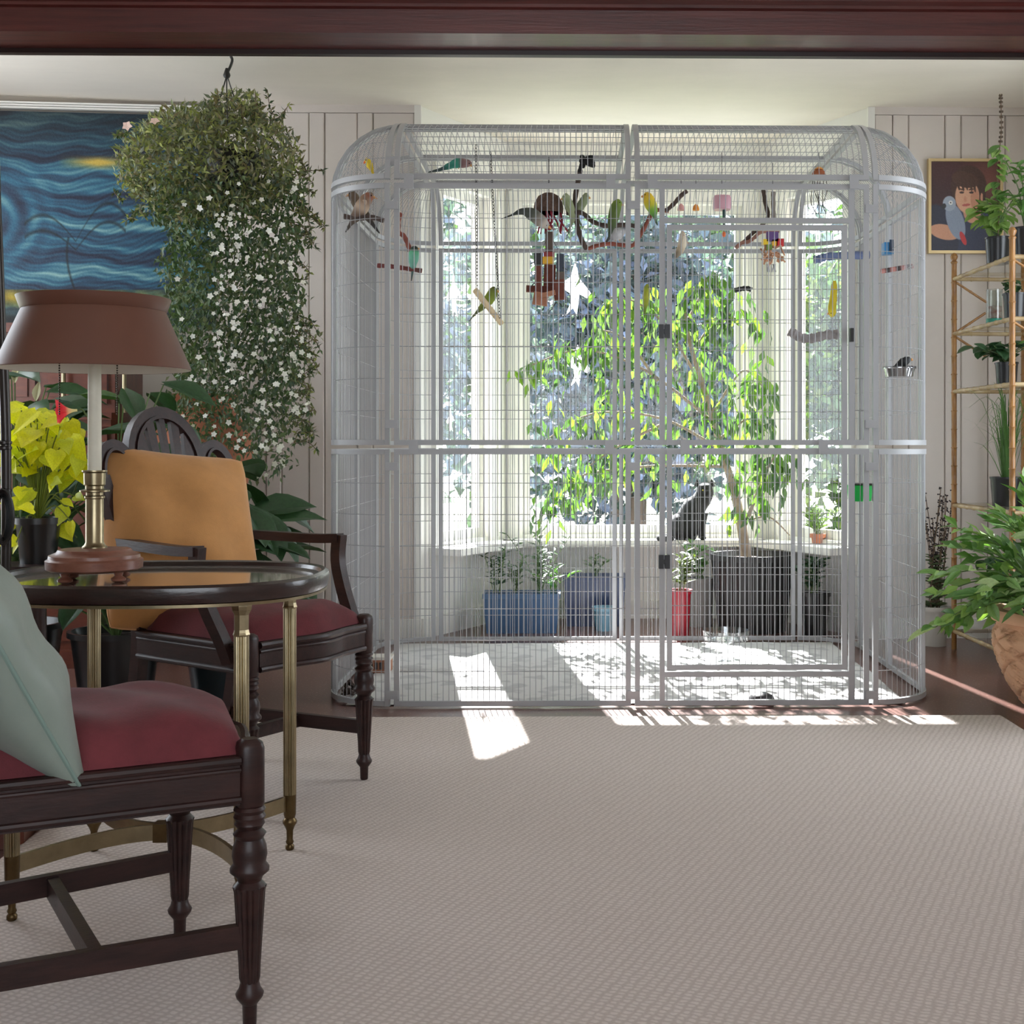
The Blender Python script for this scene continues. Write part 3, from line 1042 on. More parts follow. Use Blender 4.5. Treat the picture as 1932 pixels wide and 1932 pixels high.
mustard = M('mustard_linen', (194, 140, 84), rough=.85, var=.08, vscale=14, bump=.1, bscale=350, sheen=.2)
mustard2 = M('mustard_piping', (212, 160, 110), rough=.8)
sage = M('sage_silk', (138, 150, 141), rough=.5, var=.06, vscale=6, bump=.06, bscale=60, sheen=.1)
sage2 = M('sage_piping', (124, 146, 138), rough=.5)
nrm = V((.50, -.80, .33)).normalized()
cushion('cushion', 'mustard yellow square cushion leaning in the far armchair', P(338, 1020, 3.69), nrm, (0, 0, 1), math.radians(-7), .45, .54, .26, mustard, mustard2, 3, skew=.16)
nrm2 = (dn * .80 + V((0, 0, .46)) + sn * .06).normalized()
cushion('cushion', 'pale sage green cushion on the near side chair', near_loc + dn * -.185 - sn * .10 + V((0, 0, SZ + .205)), nrm2, (0, 0, 1), math.radians(24), .46, .46, .17, sage, sage2, 8)

# ------------------------------------------------------------------ lamp table
brass = M('antique_brass', (152, 138, 110), rough=.32, metal=1.0, var=.15, vscale=20)
brass_dark = M('dark_brass', (104, 86, 60), rough=.35, metal=1.0, var=.2, vscale=25)
rim_wood = wood_mat('table_rim_wood', (30, 19, 17), (54, 36, 32), scale=5, axis=(3, 3, 10), rough=.28, coat=.25)
TC = V((-.898, 2.825, 0)); TZ = .69
tab = thing('side_table', 'oval glass topped side table with dark rim and fluted brass legs', 'table', TC)
TA, TB, TE = .352, .295, 2.5
def oval(t, a, b, z):
    c, s_ = math.cos(t), math.sin(t)
    return TC + V((a * abs(c) ** (2 / TE) * (1 if c > 0 else -1), b * abs(s_) ** (2 / TE) * (1 if s_ > 0 else -1), z))
rim = MB()
prof = [(-.03, TZ - .036), (.0, TZ - .033), (.004, TZ - .012), (.002, TZ - .002), (-.006, TZ + .003), (-.014, TZ), (-.018, TZ - .008), (-.03, TZ - .012)]
NT = 96
rim.grid([[oval(2 * math.pi * i / NT, TA + o, TB + o, z) for o, z in prof] for i in range(NT)], close_u=True, close_v=True)
rim.build('rim', rim_wood, tab, sharp=35)
gl = MB()
ring1 = [oval(2 * math.pi * i / NT, TA - .022, TB - .022, TZ - .012) for i in range(NT)]
gl.cap(ring1)
gl.build('glass_top', M('table_glass', (142, 138, 130), rough=.04, spec=1.0, coat=1.0), tab, smooth=False)
ap = MB()
ap.grid([[oval(2 * math.pi * i / NT, TA + o, TB + o, z) for o, z in ((-.006, TZ - .042), (-.001, TZ - .041), (-.001, TZ - .035), (-.006, TZ - .033))] for i in range(NT)], close_u=True, close_v=True)
ap.cap([oval(2 * math.pi * i / NT, TA - .01, TB - .01, TZ - .037) for i in range(NT)])
ap.build('metal_band', brass, tab, sharp=35, label='thin brass band under the rim')
LX, LY = .230, .222
fl2 = flute(16, .14)
for sx in (-1, 1):
    for sy in (-1, 1):
        x, y = TC.x + sx * LX, TC.y + sy * LY
        lg = MB()
        lg.lathe([(.0152, .145), (.0152, TZ - .105), (.0142, TZ - .102)], (x, y, 0), n=80, mod=lambda k, t, z: fl2(t))
        lo = lg.build('leg', brass, tab, sharp=50)
        cp = MB()
        cp.lathe([(.016, TZ - .105), (.0175, TZ - .102), (.016, TZ - .098), (.0148, TZ - .092), (.015, TZ - .062), (.02, TZ - .052), (.0215, TZ - .044), (.0215, TZ - .036)], (x, y, 0), n=8)
        cp.build('capital', brass, lo, smooth=False)
        ft = MB()
        ft.lathe([(0.0080, .014), (0.0104, .017), (0.0104, .024), (0.0072, .028), (0.0096, .033), (0.0072, .039), (0.0080, .06), (0.0120, .07), (0.0168, .078), (0.0168, .083), (0.0120, .09), (0.0144, .098), (0.0152, .145)], (x, y, 0), n=20)
        ft.build('foot', brass_dark, lo, sharp=50)
for sy in (-1, 1):
    st = MB()
    pts = []
    for i in range(25):
        q = -1 + i / 12
        pts.append((TC.x + q * LX, TC.y + sy * (LY * abs(q) ** 1.9 + .006), .125))
    st.sweep(pts, [(0, 0, 1)] * 25, .009, .034)
    st.build('stretcher', brass, tab, sharp=30, label='curved flat brass stretcher')
MB().box((TC.x, TC.y, .125), (.03, .034, .04)).build('stretcher_block', brass_dark, tab, smooth=False)

# ------------------------------------------------------------------ table lamp
LP = P(172, 1080, 2.77); LP = V((LP.x, 2.79, TZ - .012))
lamp = thing('table_lamp', 'candlestick table lamp with brown metal shade on the oval table', 'lamp', LP)
lx, ly, lz = LP
base_wood = wood_mat('lamp_base_wood', (112, 66, 52), (140, 92, 74), scale=5, axis=(3, 3, 8), rough=.4, coat=.1)
MB().lathe([(.03, lz + .022), (.09, lz + .022), (.099, lz + .027), (.1, lz + .045), (.094, lz + .049), (.093, lz + .056), (.078, lz + .062), (.074, lz + .068), (.05, lz + .070), (.02, lz + .071)], (lx, ly, 0), n=48).build('base', base_wood, lamp, sharp=35)
for k in range(4):
    a = math.pi / 4 + k * math.pi / 2 + .25
    MB().lathe([(.008, lz + .0005), (.015, lz + .004), (.016, lz + .008), (.008, lz + .014), (.011, lz + .023)], (lx + .075 * math.cos(a), ly + .075 * math.sin(a), 0), n=16).build('foot', base_wood, lamp)
MB().lathe([(.026, lz + .07), (.026, lz + .073), (.021, lz + .078), (.0185, lz + .083), (.0185, lz + .176), (.021, lz + .178), (.021, lz + .182), (.0175, lz + .184), (.0175, lz + .19), (.031, lz + .192), (.031, lz + .195),
            (.019, lz + .198), (.019, lz + .204), (.022, lz + .207), (.0225, lz + .232), (.026, lz + .235), (.026, lz + .238), (.016, lz + .238)], (lx, ly, 0), n=32).build('column', brass, lamp, sharp=35)
MB().lathe([(.0145, lz + .236), (.0135, lz + .50), (.004, lz + .505)], (lx, ly, 0), n=24).build('candle_sleeve', M('ivory_sleeve', (214, 208, 190), rough=.5, var=.05, vscale=30), lamp)
shade_m = M('shade_brown', (104, 66, 52), rough=.45, var=.08, vscale=5, metal=.0)
shade_in = M('shade_inner', (236, 228, 214), rough=.6)
zb = P(172, 697, 2.79).z; ztp = P(172, 563, 2.79).z
hs = ztp - zb
SHADE = MB().lathe([(.199, zb), (.2, zb + .002), (.196, zb + .012), (.1485, zb + hs * .80), (.147, zb + hs * .82), (.149, zb + hs * .83), (.158, zb + hs), (.156, zb + hs), (.147, zb + hs * .84)], (lx, ly, 0), n=72, caps=False).build('shade', shade_m, lamp, sharp=35)
MB().lathe([(.1985, zb + .0005), (.145, zb + hs * .80), (.156, zb + hs - .001)], (lx, ly, 0), n=72, caps=False).build('shade_lining', shade_in, SHADE)
tp = MB().lathe([(.147, zb + hs * .86), (.02, zb + hs * .9)], (lx, ly, 0), n=48)
tp.build('shade_cap', shade_m, SHADE)
chain_m = M('chain_dark', (60, 50, 40), rough=.4, metal=.8)
for ppx, zend in ((112, 782), (221, 782)):
    q = P(ppx, 700, 2.79)
    ch = MB()
    ze = P(ppx, zend, 2.79).z
    zz = zb + .06
    while zz > ze:
        ch.ball((q.x, 2.79, zz), .0021, 6, 4); zz -= .0052
    ch.build('pull_chain', chain_m, lamp)

# ================================================================== plants
green_attr = M('foliage_green', attr=True, rough=.5, transl=.25)
def leafmat(nm, c, transl=.25, rough=.42, var=.18): return M(nm, c, rough=rough, var=var, vscale=14, transl=transl, coat=.05)
dark_leaf = leafmat('leaf_dark_green', (52, 84, 54), .15)
mid_leaf = leafmat('leaf_mid_green', (84, 124, 62), .25)
pale_leaf = leafmat('leaf_pale_green', (136, 166, 96), .3)
lime_leaf = leafmat('leaf_lime_yellow', (244, 238, 52), .3)
ficus_leaf = leafmat('leaf_ficus', (92, 128, 66), .32)
stem_green = M('stem_green', (92, 116, 66), rough=.6)
stem_brown = M('stem_brown', (112, 92, 74), rough=.8, var=.2, vscale=20, bump=.2, bscale=40)
soil_m = M('potting_soil', (46, 34, 28), rough=.95, var=.3, vscale=60, bump=.6, bscale=120)
black_pot = M('black_plastic', (24, 25, 27), rough=.28, spec=.6)

def pot(parent, c, rt, rb, h, mat, name='pot', rim=.008, lip=.02, n=36, soil=True, mod=None):
    c = V(c)
    pr = [(rb * .6, 0.0), (rb, 0.0), (rb + (rt - rb) * .9, h - lip), (rt + rim, h - lip), (rt + rim, h), (rt - .006, h), (rt - .012, h - .02), (rt * .9, h - .035)]
    o = MB().lathe(pr, c, n=n, mod=mod, caps=True).build(name, mat, parent, sharp=35)
    if soil:
        so = MB()
        so.lathe([(rt * .93, h - .03), (rt * .5, h - .022), (0.0001, h - .02)], c, n=20)
        so.build('soil', soil_m, o)
    return o

LM = {}
def lmesh(kind, mat):
    k = kind + mat.name
    if k not in LM:
        sh = {'lance': sh_lance, 'oval': sh_oval, 'heart': sh_heart}[kind]
        LM[k] = leaf_mesh('leaf', sh, mat, fold=.16 if kind != 'heart' else .1, curl=.2)
    return LM[k]

def big_leaves(parent, base, n, hmin, hmax, reach, L, W, mesh, stem_mat, rnd, az0=0.0, az1=2 * math.pi, droop=.4, name='leaf'):
    """arching stems from the base, one blade at the end of each"""
    base = V(base)
    st = MB()
    for i in range(n):
        az = az0 + (az1 - az0) * ((i + rnd.uniform(.1, .9)) / n)
        h = rnd.uniform(hmin, hmax); r = reach * rnd.uniform(.35, 1) * (1.15 - .5 * (h - hmin) / max(.01, hmax - hmin))
        out = V((math.cos(az), math.sin(az), 0))
        tip = base + out * r + V((0, 0, h))
        mid = base + out * r * .35 + V((0, 0, h * .65))
        pts = spline([base + out * .01, mid, tip], 4)
        st.tube(pts, [.005 - .0025 * k / (len(pts) - 1) for k in range(len(pts))], 5)
        dd = out * 1.0 + V((rnd.uniform(-.3, .3), rnd.uniform(-.3, .3), rnd.uniform(-droop, .35)))
        l = L * rnd.uniform(.75, 1.15)
        put_leaf(mesh, name, parent, tip, dd, V((0, -.35, 1)) + V((rnd.uniform(-.4, .4), rnd.uniform(-.4, .4), 0)), l, l * W)
    st.build('stems', stem_mat, parent, kind='stuff')

# ------------------------------------------------------------------ hanging basket
HB = P(432, 320, 5.55)
hang = thing('hanging_basket', 'huge trailing hanging basket with white flowers at the ceiling', 'plant', HB)
hook_z = CEIL
hk = P(434, 104, 5.55)
MB().lathe([(.03, CEIL), (.03, CEIL - .008), (.018, CEIL - .02), (.006, CEIL - .028)][::-1], (hk.x, hk.y, 0), n=20).build('ceiling_plate', white_paint, hang, label='white ceiling plate')
hook = MB().tube(spline([V((hk.x, hk.y, CEIL - .02)), P(438, 112, 5.55), P(436, 122, 5.55), P(429, 138, 5.55), P(427, 143, 5.55)], 5), .006, 8)
hook.build('hook', black_pot, hang)
wires = MB()
q0 = P(428, 142, 5.55)
wires.lathe([(.012, q0.z - .01), (.016, q0.z), (.006, q0.z + .03)], (q0.x, q0.y, 0), n=10)
for dx, dy in ((-.05, .02), (.045, .03), (.012, -.05)):
    wires.tube([q0, q0 + V((dx * .6, dy * .6, -.09)), HB + V((dx * 4.2, dy * 4.2, .12))], .0028, 6)
wires.build('hanger_wires', M('hanger_dark', (30, 28, 26), rough=.4), hang)
MB().lathe([(.07, HB.z - .10), (.09, HB.z - .09), (.14, HB.z + .06), (.145, HB.z + .07), (.13, HB.z + .06), (.09, HB.z)], (HB.x, HB.y + .05, 0), n=28).build('basket_pot', black_pot, hang)
def hang_sample(n, x0, x1, y0, y1, shape, Y0=5.3, Y1=5.85):
    out = []
    while len(out) < n:
        px, py = random.uniform(x0, x1), random.uniform(y0, y1)
        if random.random() < shape(px, py):
            # roughly a round body in depth
            out.append(P(px, py, random.uniform(Y0, Y1)))
    return out
def mound(px, py):
    a = ((px - 395) / 172) ** 2 + ((py - 310) / 112) ** 2
    tower = (abs(px - 440) < 75 - (260 - py) * .45 and py < 300)
    side = 1.0 if a < .8 else max(0, 1 - (a - .8) / .35)
    return max(side, .8 if tower else 0)
def column(px, py):
    if py < 330: return 0
    l = 300 + 8 * math.sin(py / 21) + max(0, (py - 600)) * .12
    r = 578 + 10 * math.sin(py / 17) - max(0, (py - 780)) * .25
    if py < 420: l = 262 + (420 - py) * .2
    f = min((px - l) / 26, (r - px) / 30)
    g = 1.0 if py < 700 else max(.25, 1 - (py - 700) / 230)
    return max(0, min(1, f)) * g
m1 = hang_sample(7500, 215, 570, 175, 425, mound)
m2 = hang_sample(9500, 280, 600, 330, 905, column)
d1 = [V((random.gauss(0, .8), random.gauss(-.2, .7), random.gauss(.5, .8))) for _ in m1]
d2 = [V((random.gauss(0, .6), random.gauss(-.3, .6), random.gauss(-.7, .7))) for _ in m2]
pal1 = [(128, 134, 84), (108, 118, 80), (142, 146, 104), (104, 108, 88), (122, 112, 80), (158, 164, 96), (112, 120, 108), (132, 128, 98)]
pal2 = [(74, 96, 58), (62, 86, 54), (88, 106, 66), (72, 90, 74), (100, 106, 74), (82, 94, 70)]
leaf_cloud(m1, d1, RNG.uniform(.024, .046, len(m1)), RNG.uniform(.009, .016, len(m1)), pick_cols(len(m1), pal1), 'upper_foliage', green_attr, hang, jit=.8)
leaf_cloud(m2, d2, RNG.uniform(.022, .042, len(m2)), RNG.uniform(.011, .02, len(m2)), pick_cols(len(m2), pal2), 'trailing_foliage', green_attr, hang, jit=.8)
# loose twigs at the right edge and on top
tw = MB(); tc, td = [], []
for k in range(80):
    if k < 18: px, py, ex, ey = random.uniform(380, 530), random.uniform(215, 260), random.gauss(0, 22), -random.uniform(25, 55)
    elif k < 64: px, py, ex, ey = random.uniform(545, 572), random.uniform(300, 860), random.uniform(12, 46), random.uniform(-18, 45)
    else: px, py, ex, ey = random.uniform(230, 300), random.uniform(240, 420), -random.uniform(8, 22), random.uniform(-25, 25)
    Y = random.uniform(5.35, 5.7)
    a, b, c = P(px, py, Y), P(px + ex * .6, py + ey * .3, Y), P(px + ex, py + ey, Y)
    sp = spline([a, b, c], 4)
    tw.tube(sp, .0016, 4)
    for q in sp:
        for _ in range(3): tc.append(q); td.append(V((random.gauss(0, .7), random.gauss(0, .5), random.gauss(0, .7))))
tw.build('twigs', stem_brown, hang, kind='stuff')
leaf_cloud(tc, td, .028, .011, pick_cols(len(tc), pal2 + pal1), 'twig_leaves', green_attr, hang, jit=.8)
def flower_mesh(nm, mat, pet=5, r=.5):
    mb = MB()
    for i in range(pet):
        a = 2 * math.pi * i / pet
        c, s_ = math.cos(a), math.sin(a)
        tg = V((-s_, c, 0)); o = V((c, s_, 0))
        mb.add([V((0, 0, 0)), o * r * .55 + tg * r * .38 + V((0, 0, r * .18)), o * r + V((0, 0, r * .1)), o * r * .55 - tg * r * .38 + V((0, 0, r * .18))], [(0, 1, 2, 3)])
    me = mb.mesh(nm); me.materials.append(mat); return me
fl_white = flower_mesh('flower', M('petal_white', (240, 240, 236), rough=.6, transl=.2))
fl_pink = flower_mesh('flower_pink', M('petal_pale_pink', (236, 206, 196), rough=.6))
def fl_put(px, py, Y, size, me=fl_white):
    put_leaf(me, 'flower', hang, P(px, py, Y), V((1, 0, random.gauss(0, .4))), V((random.gauss(0, .4), -1, random.gauss(.2, .4))), size)
k = 0
while k < 210:
    px, py = random.uniform(330, 590), random.uniform(330, 900)
    w = .25
    if 395 < px < 450 and 400 < py < 620: w = 1.0
    if py > 620 and px > 400: w = .8
    if py > 700 and px > 320: w = .6
    if column(px, py) > .05 and random.random() < w:
        fl_put(px, py, random.uniform(5.24, 5.34), random.uniform(.017, .032)); k += 1
for px, py in ((292, 229), (240, 238)): fl_put(px, py, 5.3, .045, fl_pink)

# ------------------------------------------------------------------ big leafed plants at the left
R1 = random.Random(4)
ter = M('terracotta', (176, 112, 84), rough=.8, var=.12, vscale=6, bump=.1, bscale=40)
c = V((-1.34, 4.95, 0))
pl = thing('peace_lily', 'large dark green broad leafed plant between armchair and cage', 'plant', c)
pot(pl, c, .15, .11, .26, M('dark_glazed_pot', (38, 52, 58), rough=.25))
big_leaves(pl, c + V((0, 0, .25)), 40, .22, .66, .24, .24, .62, lmesh('oval', dark_leaf), stem_green, R1, droop=.9)
big_leaves(pl, c + V((0, 0, .25)), 16, .10, .45, .26, .22, .55, lmesh('oval', leafmat('leaf_deep', (66, 98, 66), .15)), stem_green, R1, droop=.9)
c = V((-1.66, 4.7, 0))
pl = thing('rubber_plant', 'dark leafy floor plant behind the lamp base', 'plant', c)
pot(pl, c, .16, .12, .3, black_pot)
big_leaves(pl, c + V((0, 0, .28)), 60, .05, .92, .33, .22, .46, lmesh('oval', dark_leaf), stem_green, R1, droop=.8)
c = V((-2.05, 4.75, 0))
pl = thing('lily_plant', 'dark green plant with red trumpet flower behind the lime plant', 'plant', c)
pot(pl, c, .17, .13, .32, black_pot)
big_leaves(pl, c + V((0, 0, .3)), 44, .4, .92, .40, .26, .42, lmesh('lance', dark_leaf), stem_green, R1, droop=.4)
big_leaves(pl, c + V((0, 0, .3)), 14, .4, .9, .38, .24, .36, lmesh('lance', leafmat('leaf_mid_dark', (74, 104, 58), .2)), stem_green, R1, droop=.4)
# trumpet flower
YFL = 4.0
st = MB().tube(spline([c + V((.02, 0, .3)), P(168, 850, 4.4), P(160, 780, YFL + .05), P(146, 774, YFL + .01)], 5), .003, 6)
st.build('flower_stem', stem_green, pl)
mb = MB()
ax = (P(118, 776, YFL) - P(146, 774, YFL + .01)).normalized()
Rz = ax.to_track_quat('Z', 'Y').to_matrix()
rows = []
for t in range(8):
    f = t / 7
    rows.append([P(146, 774, YFL + .01) + Rz @ V(((.004 + .03 * f ** 2.2 * (1 + .35 * math.cos(6 * a))) * math.cos(a), (.004 + .03 * f ** 2.2 * (1 + .35 * math.cos(6 * a))) * math.sin(a), .058 * f)) for a in [2 * math.pi * i / 24 for i in range(24)]])
cols = [[(246, 236, 190)] * 24, [(246, 236, 190)] * 24, [(244, 226, 180)] * 24, [(240, 190, 160)] * 24, [(226, 70, 80)] * 24, [(214, 36, 58)] * 24, [(206, 28, 52)] * 24, [(222, 60, 80)] * 24]
mb.grid(rows, close_v=True, cols=cols)
mb.build('trumpet_flower', M('petal_attr', attr=True, rough=.5, transl=.2), pl, label='red and cream trumpet flower')
for px, py in ((28, 722), (68, 756)):
    MB().tube(spline([c + V((0, 0, .3)), P(px, 830, 4.62), P(px, py, 4.6)], 5), .0025, 5).build('flower_stem', stem_green, pl)
    put_leaf(lmesh('lance', M('spathe_cream', (222, 216, 176), rough=.6)), 'spathe', pl, P(px, py, 4.6), V((.1, 0, 1)), V((0, -1, .1)), .075, .03)

# lime plant on a stand
c = V((P(72, 900, 4.25).x, 4.25, 0))
zs = P(70, 1062, 4.25).z
stand = thing('plant_stand', 'dark round pedestal holding up the lime plant', 'stand', c)
MB().lathe([(.11, 0), (.12, .01), (.11, .03), (.03, .06), (.025, zs - .06), (.05, zs - .03)], c, n=24).build('pedestal', dark_wood, stand)
MB().lathe([(.05, zs - .03), (.13, zs - .02), (.13, zs - .001), (.1, zs)], c, n=28).build('top', dark_wood, stand)
lime = thing('lime_philodendron', 'bright lime yellow leafed plant in a black pot', 'plant', c + V((0, 0, zs)))
pot(lime, c + V((0, 0, zs)), .07, .055, .15, black_pot)
lmL = [lmesh('heart', lime_leaf), lmesh('heart', leafmat('leaf_lime_deep', (226, 220, 34), .3)), lmesh('heart', leafmat('leaf_lime_green', (206, 212, 50), .3))]
R2 = random.Random(21)
st = MB()
base = c + V((0, 0, zs + .14))
lime_px = []
for i in range(48):
    lime_px.append((R2.uniform(14, 148), R2.uniform(765, 890)))
lime_px += [(30, 770), (70, 775), (95, 790), (110, 800), (40, 800), (75, 830), (120, 850), (100, 860), (25, 860), (60, 880)]
for i in range(16): lime_px.append((R2.choice([R2.uniform(20, 70), R2.uniform(90, 150)]), R2.uniform(900, 1040)))
for px, py in lime_px:
    Y = 4.25 + R2.uniform(-.12, .08)
    p = P(px, py, Y)
    st.tube(spline([base, (base + p) / 2 + V((0, 0, .05)), p], 4), .0022, 5)
    side = 1 if px > 80 else -1
    dd = V((R2.uniform(-.5, .9) * side, R2.uniform(-.9, -.1), R2.uniform(-.9, .2)))
    L = R2.uniform(.07, .115) if py < 895 else R2.uniform(.05, .08)
    put_leaf(R2.choice(lmL), 'leaf', lime, p, dd, V((R2.uniform(-.9, .9), -.8, R2.uniform(.3, 1.4))), L, L * R2.uniform(.62, .85))
st.build('stems', M('stem_lime', (116, 130, 48), rough=.5), lime, kind='stuff')

# ------------------------------------------------------------------ things along the left wall
red_wood = wood_mat('cabinet_wood', (74, 31, 20), (104, 48, 29), scale=4, axis=(1.5, 10, 6), rough=.35, coat=.3)
cx0, cx1, cy0, cy1, cz = -2.95, -1.99, 5.62, 5.98, 1.5
cab = thing('wooden_cabinet', 'tall reddish wooden cabinet standing under the blue painting', 'cabinet', ((cx0 + cx1) / 2, (cy0 + cy1) / 2, 0))
MB().bx(cx0, cx1, cy0, cy1, 0.06, cz - .04).build('body', red_wood, cab, smooth=False)
MB().bx(cx0 - .02, cx1 + .02, cy0 - .03, cy1, cz - .04, cz).build('top', red_wood, cab, smooth=False)
MB().bx(cx0 - .01, cx1 + .01, cy0 - .01, cy1, 0, .08).build('plinth', red_wood, cab, smooth=False)
MB().bx(cx0 - .01, cx1 + .01, cy0 - .07, cy0, 1.08, 1.11).bx(cx0, cx1, cy0 - .05, cy0, 1.05, 1.08).build('ledge', red_wood, cab, smooth=False)
for i in range(3):
    a = cx0 + .03 + i * .31
    MB().bx(a, a + .28, cy0 - .015, cy0 + .005, 1.15, 1.42).bx(a + .03, a + .25, cy0 - .022, cy0, 1.18, 1.39).build('panel', red_wood, cab, smooth=False)
    MB().bx(a, a + .28, cy0 - .015, cy0 + .005, .12, 1.02).build('door', red_wood, cab, smooth=False)
for px in (118, 233):
    q = P(px, 760, cy0 - .06)
    MB().tube([(q.x, cy0 - .05, 1.11), (q.x, cy0 - .05, 1.3)], .009, 10).build('brass_rod', brass, cab)
# urn on a stand
uc = V((P(352, 800, 5.25 + .5).x, 5.92, 0))
us = thing('urn_stand', 'low dark wooden stand under the terracotta urn', 'stand', uc)
for sx in (-1, 1):
    for sy in (-1, 1):
        MB().bx(uc.x + sx * .15 - .018, uc.x + sx * .15 + .018, uc.y + sy * .15 - .018, uc.y + sy * .15 + .018, 0, .58).build('leg', dark_wood, us, smooth=False)
MB().bx(uc.x - .19, uc.x + .19, uc.y - .19, uc.y + .19, .58, .61).build('top', dark_wood, us, smooth=False)
MB().lathe([(.1, .61), (.13, .62), (.22, .78), (.25, .92), (.23, 1.05), (.16, 1.13), (.15, 1.16), (.19, 1.2), (.17, 1.2), (.13, 1.15), (.12, 1.0)], uc, n=40).build(
    'terracotta_urn', ter, None, label='big round terracotta urn behind the trailing white flowers', cat='urn')
# pole at the left edge: slim floor lamp pole with a wound cord
pc = V((P(6, 700, 3.2).x, 3.2, 0))
pole = thing('floor_lamp', 'slim dark metal floor lamp pole at the left edge', 'lamp', pc)
pm = M('pole_metal', (58, 54, 52), rough=.3, metal=.6)
bq = V((-1.46, 3.2, 0))
MB().box(bq + V((0, 0, .04)), (.24, .24, .078), Matrix.Rotation(math.radians(12), 3, 'Z')).build('base', red_wood, pole, smooth=False, label='reddish wooden block base')
topp = P(-14, 250, 3.2)
MB().tube(spline([pc + V((0, 0, .07)), P(12, 930, 3.2), P(5, 640, 3.2), P(-4, 400, 3.2), topp, P(-60, 215, 3.2), P(-110, 220, 3.2)], 6), [.012] * 12 + [.0085] * 25, 12).build('pole', pm, pole)
for py in (835, 845, 925): MB().lathe([(.011, -.006), (.017, -.003), (.017, .003), (.011, .006)], P(9, py, 3.2), n=14).build('collar', pm, pole)
tq = P(-110, 300, 3.2)
MB().lathe([(.10, tq.z), (.05, tq.z + .11), (.046, tq.z + .11), (.096, tq.z)], (tq.x, tq.y, 0), n=32, caps=False).build('shade', shade_m, pole)
cord = MB()
for k in range(6):
    w, h = .012 + .003 * k, .052 + .003 * k
    pts = [P(9, 975, 3.18 - .004 * k) + V((w * math.cos(a), -.012, h * math.sin(a))) for a in [2 * math.pi * i / 20 for i in range(21)]]
    cord.tube(pts, .0028, 6)
cord.build('wound_cord', black_pot, pole)

# ------------------------------------------------------------------ paintings
paint_mat = M('oil_paint', attr=True, rough=.45, bump=.15, bscale=90)
def swirl(U, W):
    # bands of blue and teal strokes, a rolling wave at the left, a yellow strip low down
    x, y = U, W
    cxx, cyy = .10, .52
    r = np.hypot((x - cxx) * 1.15, y - cyy); th = np.arctan2(y - cyy, x - cxx)
    wv = y + .016 * np.sin(6 * x + 2.0 + 5 * y) + .012 * np.sin(15 * x + 13 * y) + .006 * np.sin(37 * x - 29 * y)
    band = np.sin(58 * wv + 2.2 * np.sin(3 * x + 8 * y)) * .5 + np.sin(27 * wv + 1.2) * .35 + np.sin(151 * wv + 9 * x) * .3 + np.sin(303 * wv + 23 * np.sin(4 * x)) * .22
    roll = np.sin(70 * r + 1.5 * th) * .6 + np.sin(33 * r - th) * .4
    m = np.clip(1.35 - r / .26, 0, 1)
    t = band * (1 - m) + roll * m
    dark = np.array([16, 26, 52]); midc = np.array([36, 92, 118]); lite = np.array([150, 186, 180])
    tt = np.clip(.40 + .38 * t, 0, 1)[..., None]
    col = np.where(tt < .5, dark + (midc - dark) * tt * 2, midc + (lite - midc) * (tt * 2 - 1))
    col = col * (1 - .55 * np.clip((y - .72) / .28, 0, 1)[..., None])
    g = np.clip(1 - np.abs(y - .77) / .035, 0, 1) * np.clip(1 - np.abs(x - .53) / .16, 0, 1)
    col = col + (np.array([200, 168, 70]) - col) * np.clip(g * 1.3, 0, .95)[..., None]
    yl = np.clip(1 - np.abs(y - .135) / .05, 0, 1) ** .5 * (y < .175)
    ycol = np.array([196, 168, 44]) * (.7 + .3 * np.sin(60 * x)[..., None] * np.sin(25 * x + 40 * y)[..., None])
    col = col + (ycol - col) * (yl * np.clip(1.25 - x * .9, 0, 1))[..., None]
    col = np.where((y < .085)[..., None], np.array([30, 46, 50]) * (1 + .5 * np.sin(90 * y + 8 * x)[..., None]), col)
    tr = np.clip(1 - np.abs(x - (.455 - .05 * np.sin((y - .12) * 7))) / .007, 0, 1) * (y < .42) * (y > .12)
    ax_ = np.abs(x - .44)
    for h0, h1, ex in ((.36, .11, .55), (.40, .15, .5)):
        tr = np.maximum(tr, np.clip(1 - np.abs(y - (h0 + h1 * np.sin(np.clip(ax_ / .2, 0, 1) * 2.4) * (1 + .2 * np.sign(x - .44)))) / (.006 + .05 * ax_), 0, 1) * (ax_ < .2) * .9)
    col = col * (1 - .6 * tr[..., None])
    return col + RNG.normal(size=U.shape)[..., None] * 5
def on_left_wall(px, py, off):
    # intersection of the view with the turned wall piece
    y = 6.3
    for _ in range(20): y = left_wall_y(P(px, py, y).x) - off
    return P(px, py, y)
art = thing('seascape_painting', 'large blue swirling painting with yellow strip on the left wall', 'painting', on_left_wall(180, 420, .03))
TLp, TRp, BLp = on_left_wall(-70, 207, .035), on_left_wall(405, 219, .035), on_left_wall(-70, 618, .035)
BLp = V((TLp.x, TLp.y, BLp.z))
picture_mesh('canvas', (TLp, TRp, BLp), 330, 300, swirl, paint_mat, art)
BRp = TRp + (BLp - TLp)
bk = MB()
bk.add([TLp, TRp, BRp, BLp] + [p + V((0, .03, 0)) for p in (TLp, TRp, BRp, BLp)], [(4, 5, 6, 7), (0, 4, 5, 1), (1, 5, 6, 2), (2, 6, 7, 3), (3, 7, 4, 0)])
for v_ in range(4): bk.v[v_] = tuple(V(bk.v[v_]) + V((0, .002, 0)))
bk.build('stretcher_frame', M('canvas_edge', (40, 44, 56), rough=.8), art, smooth=False)
st = MB()
for k in range(3):
    z = .018 + k * .011
    st.sweep([TLp + V((-.1, -.004 * k + .01, z)), TRp + V((.0, -.004 * k + .01, z))], [(0, 0, 1)] * 2, .05, .008)
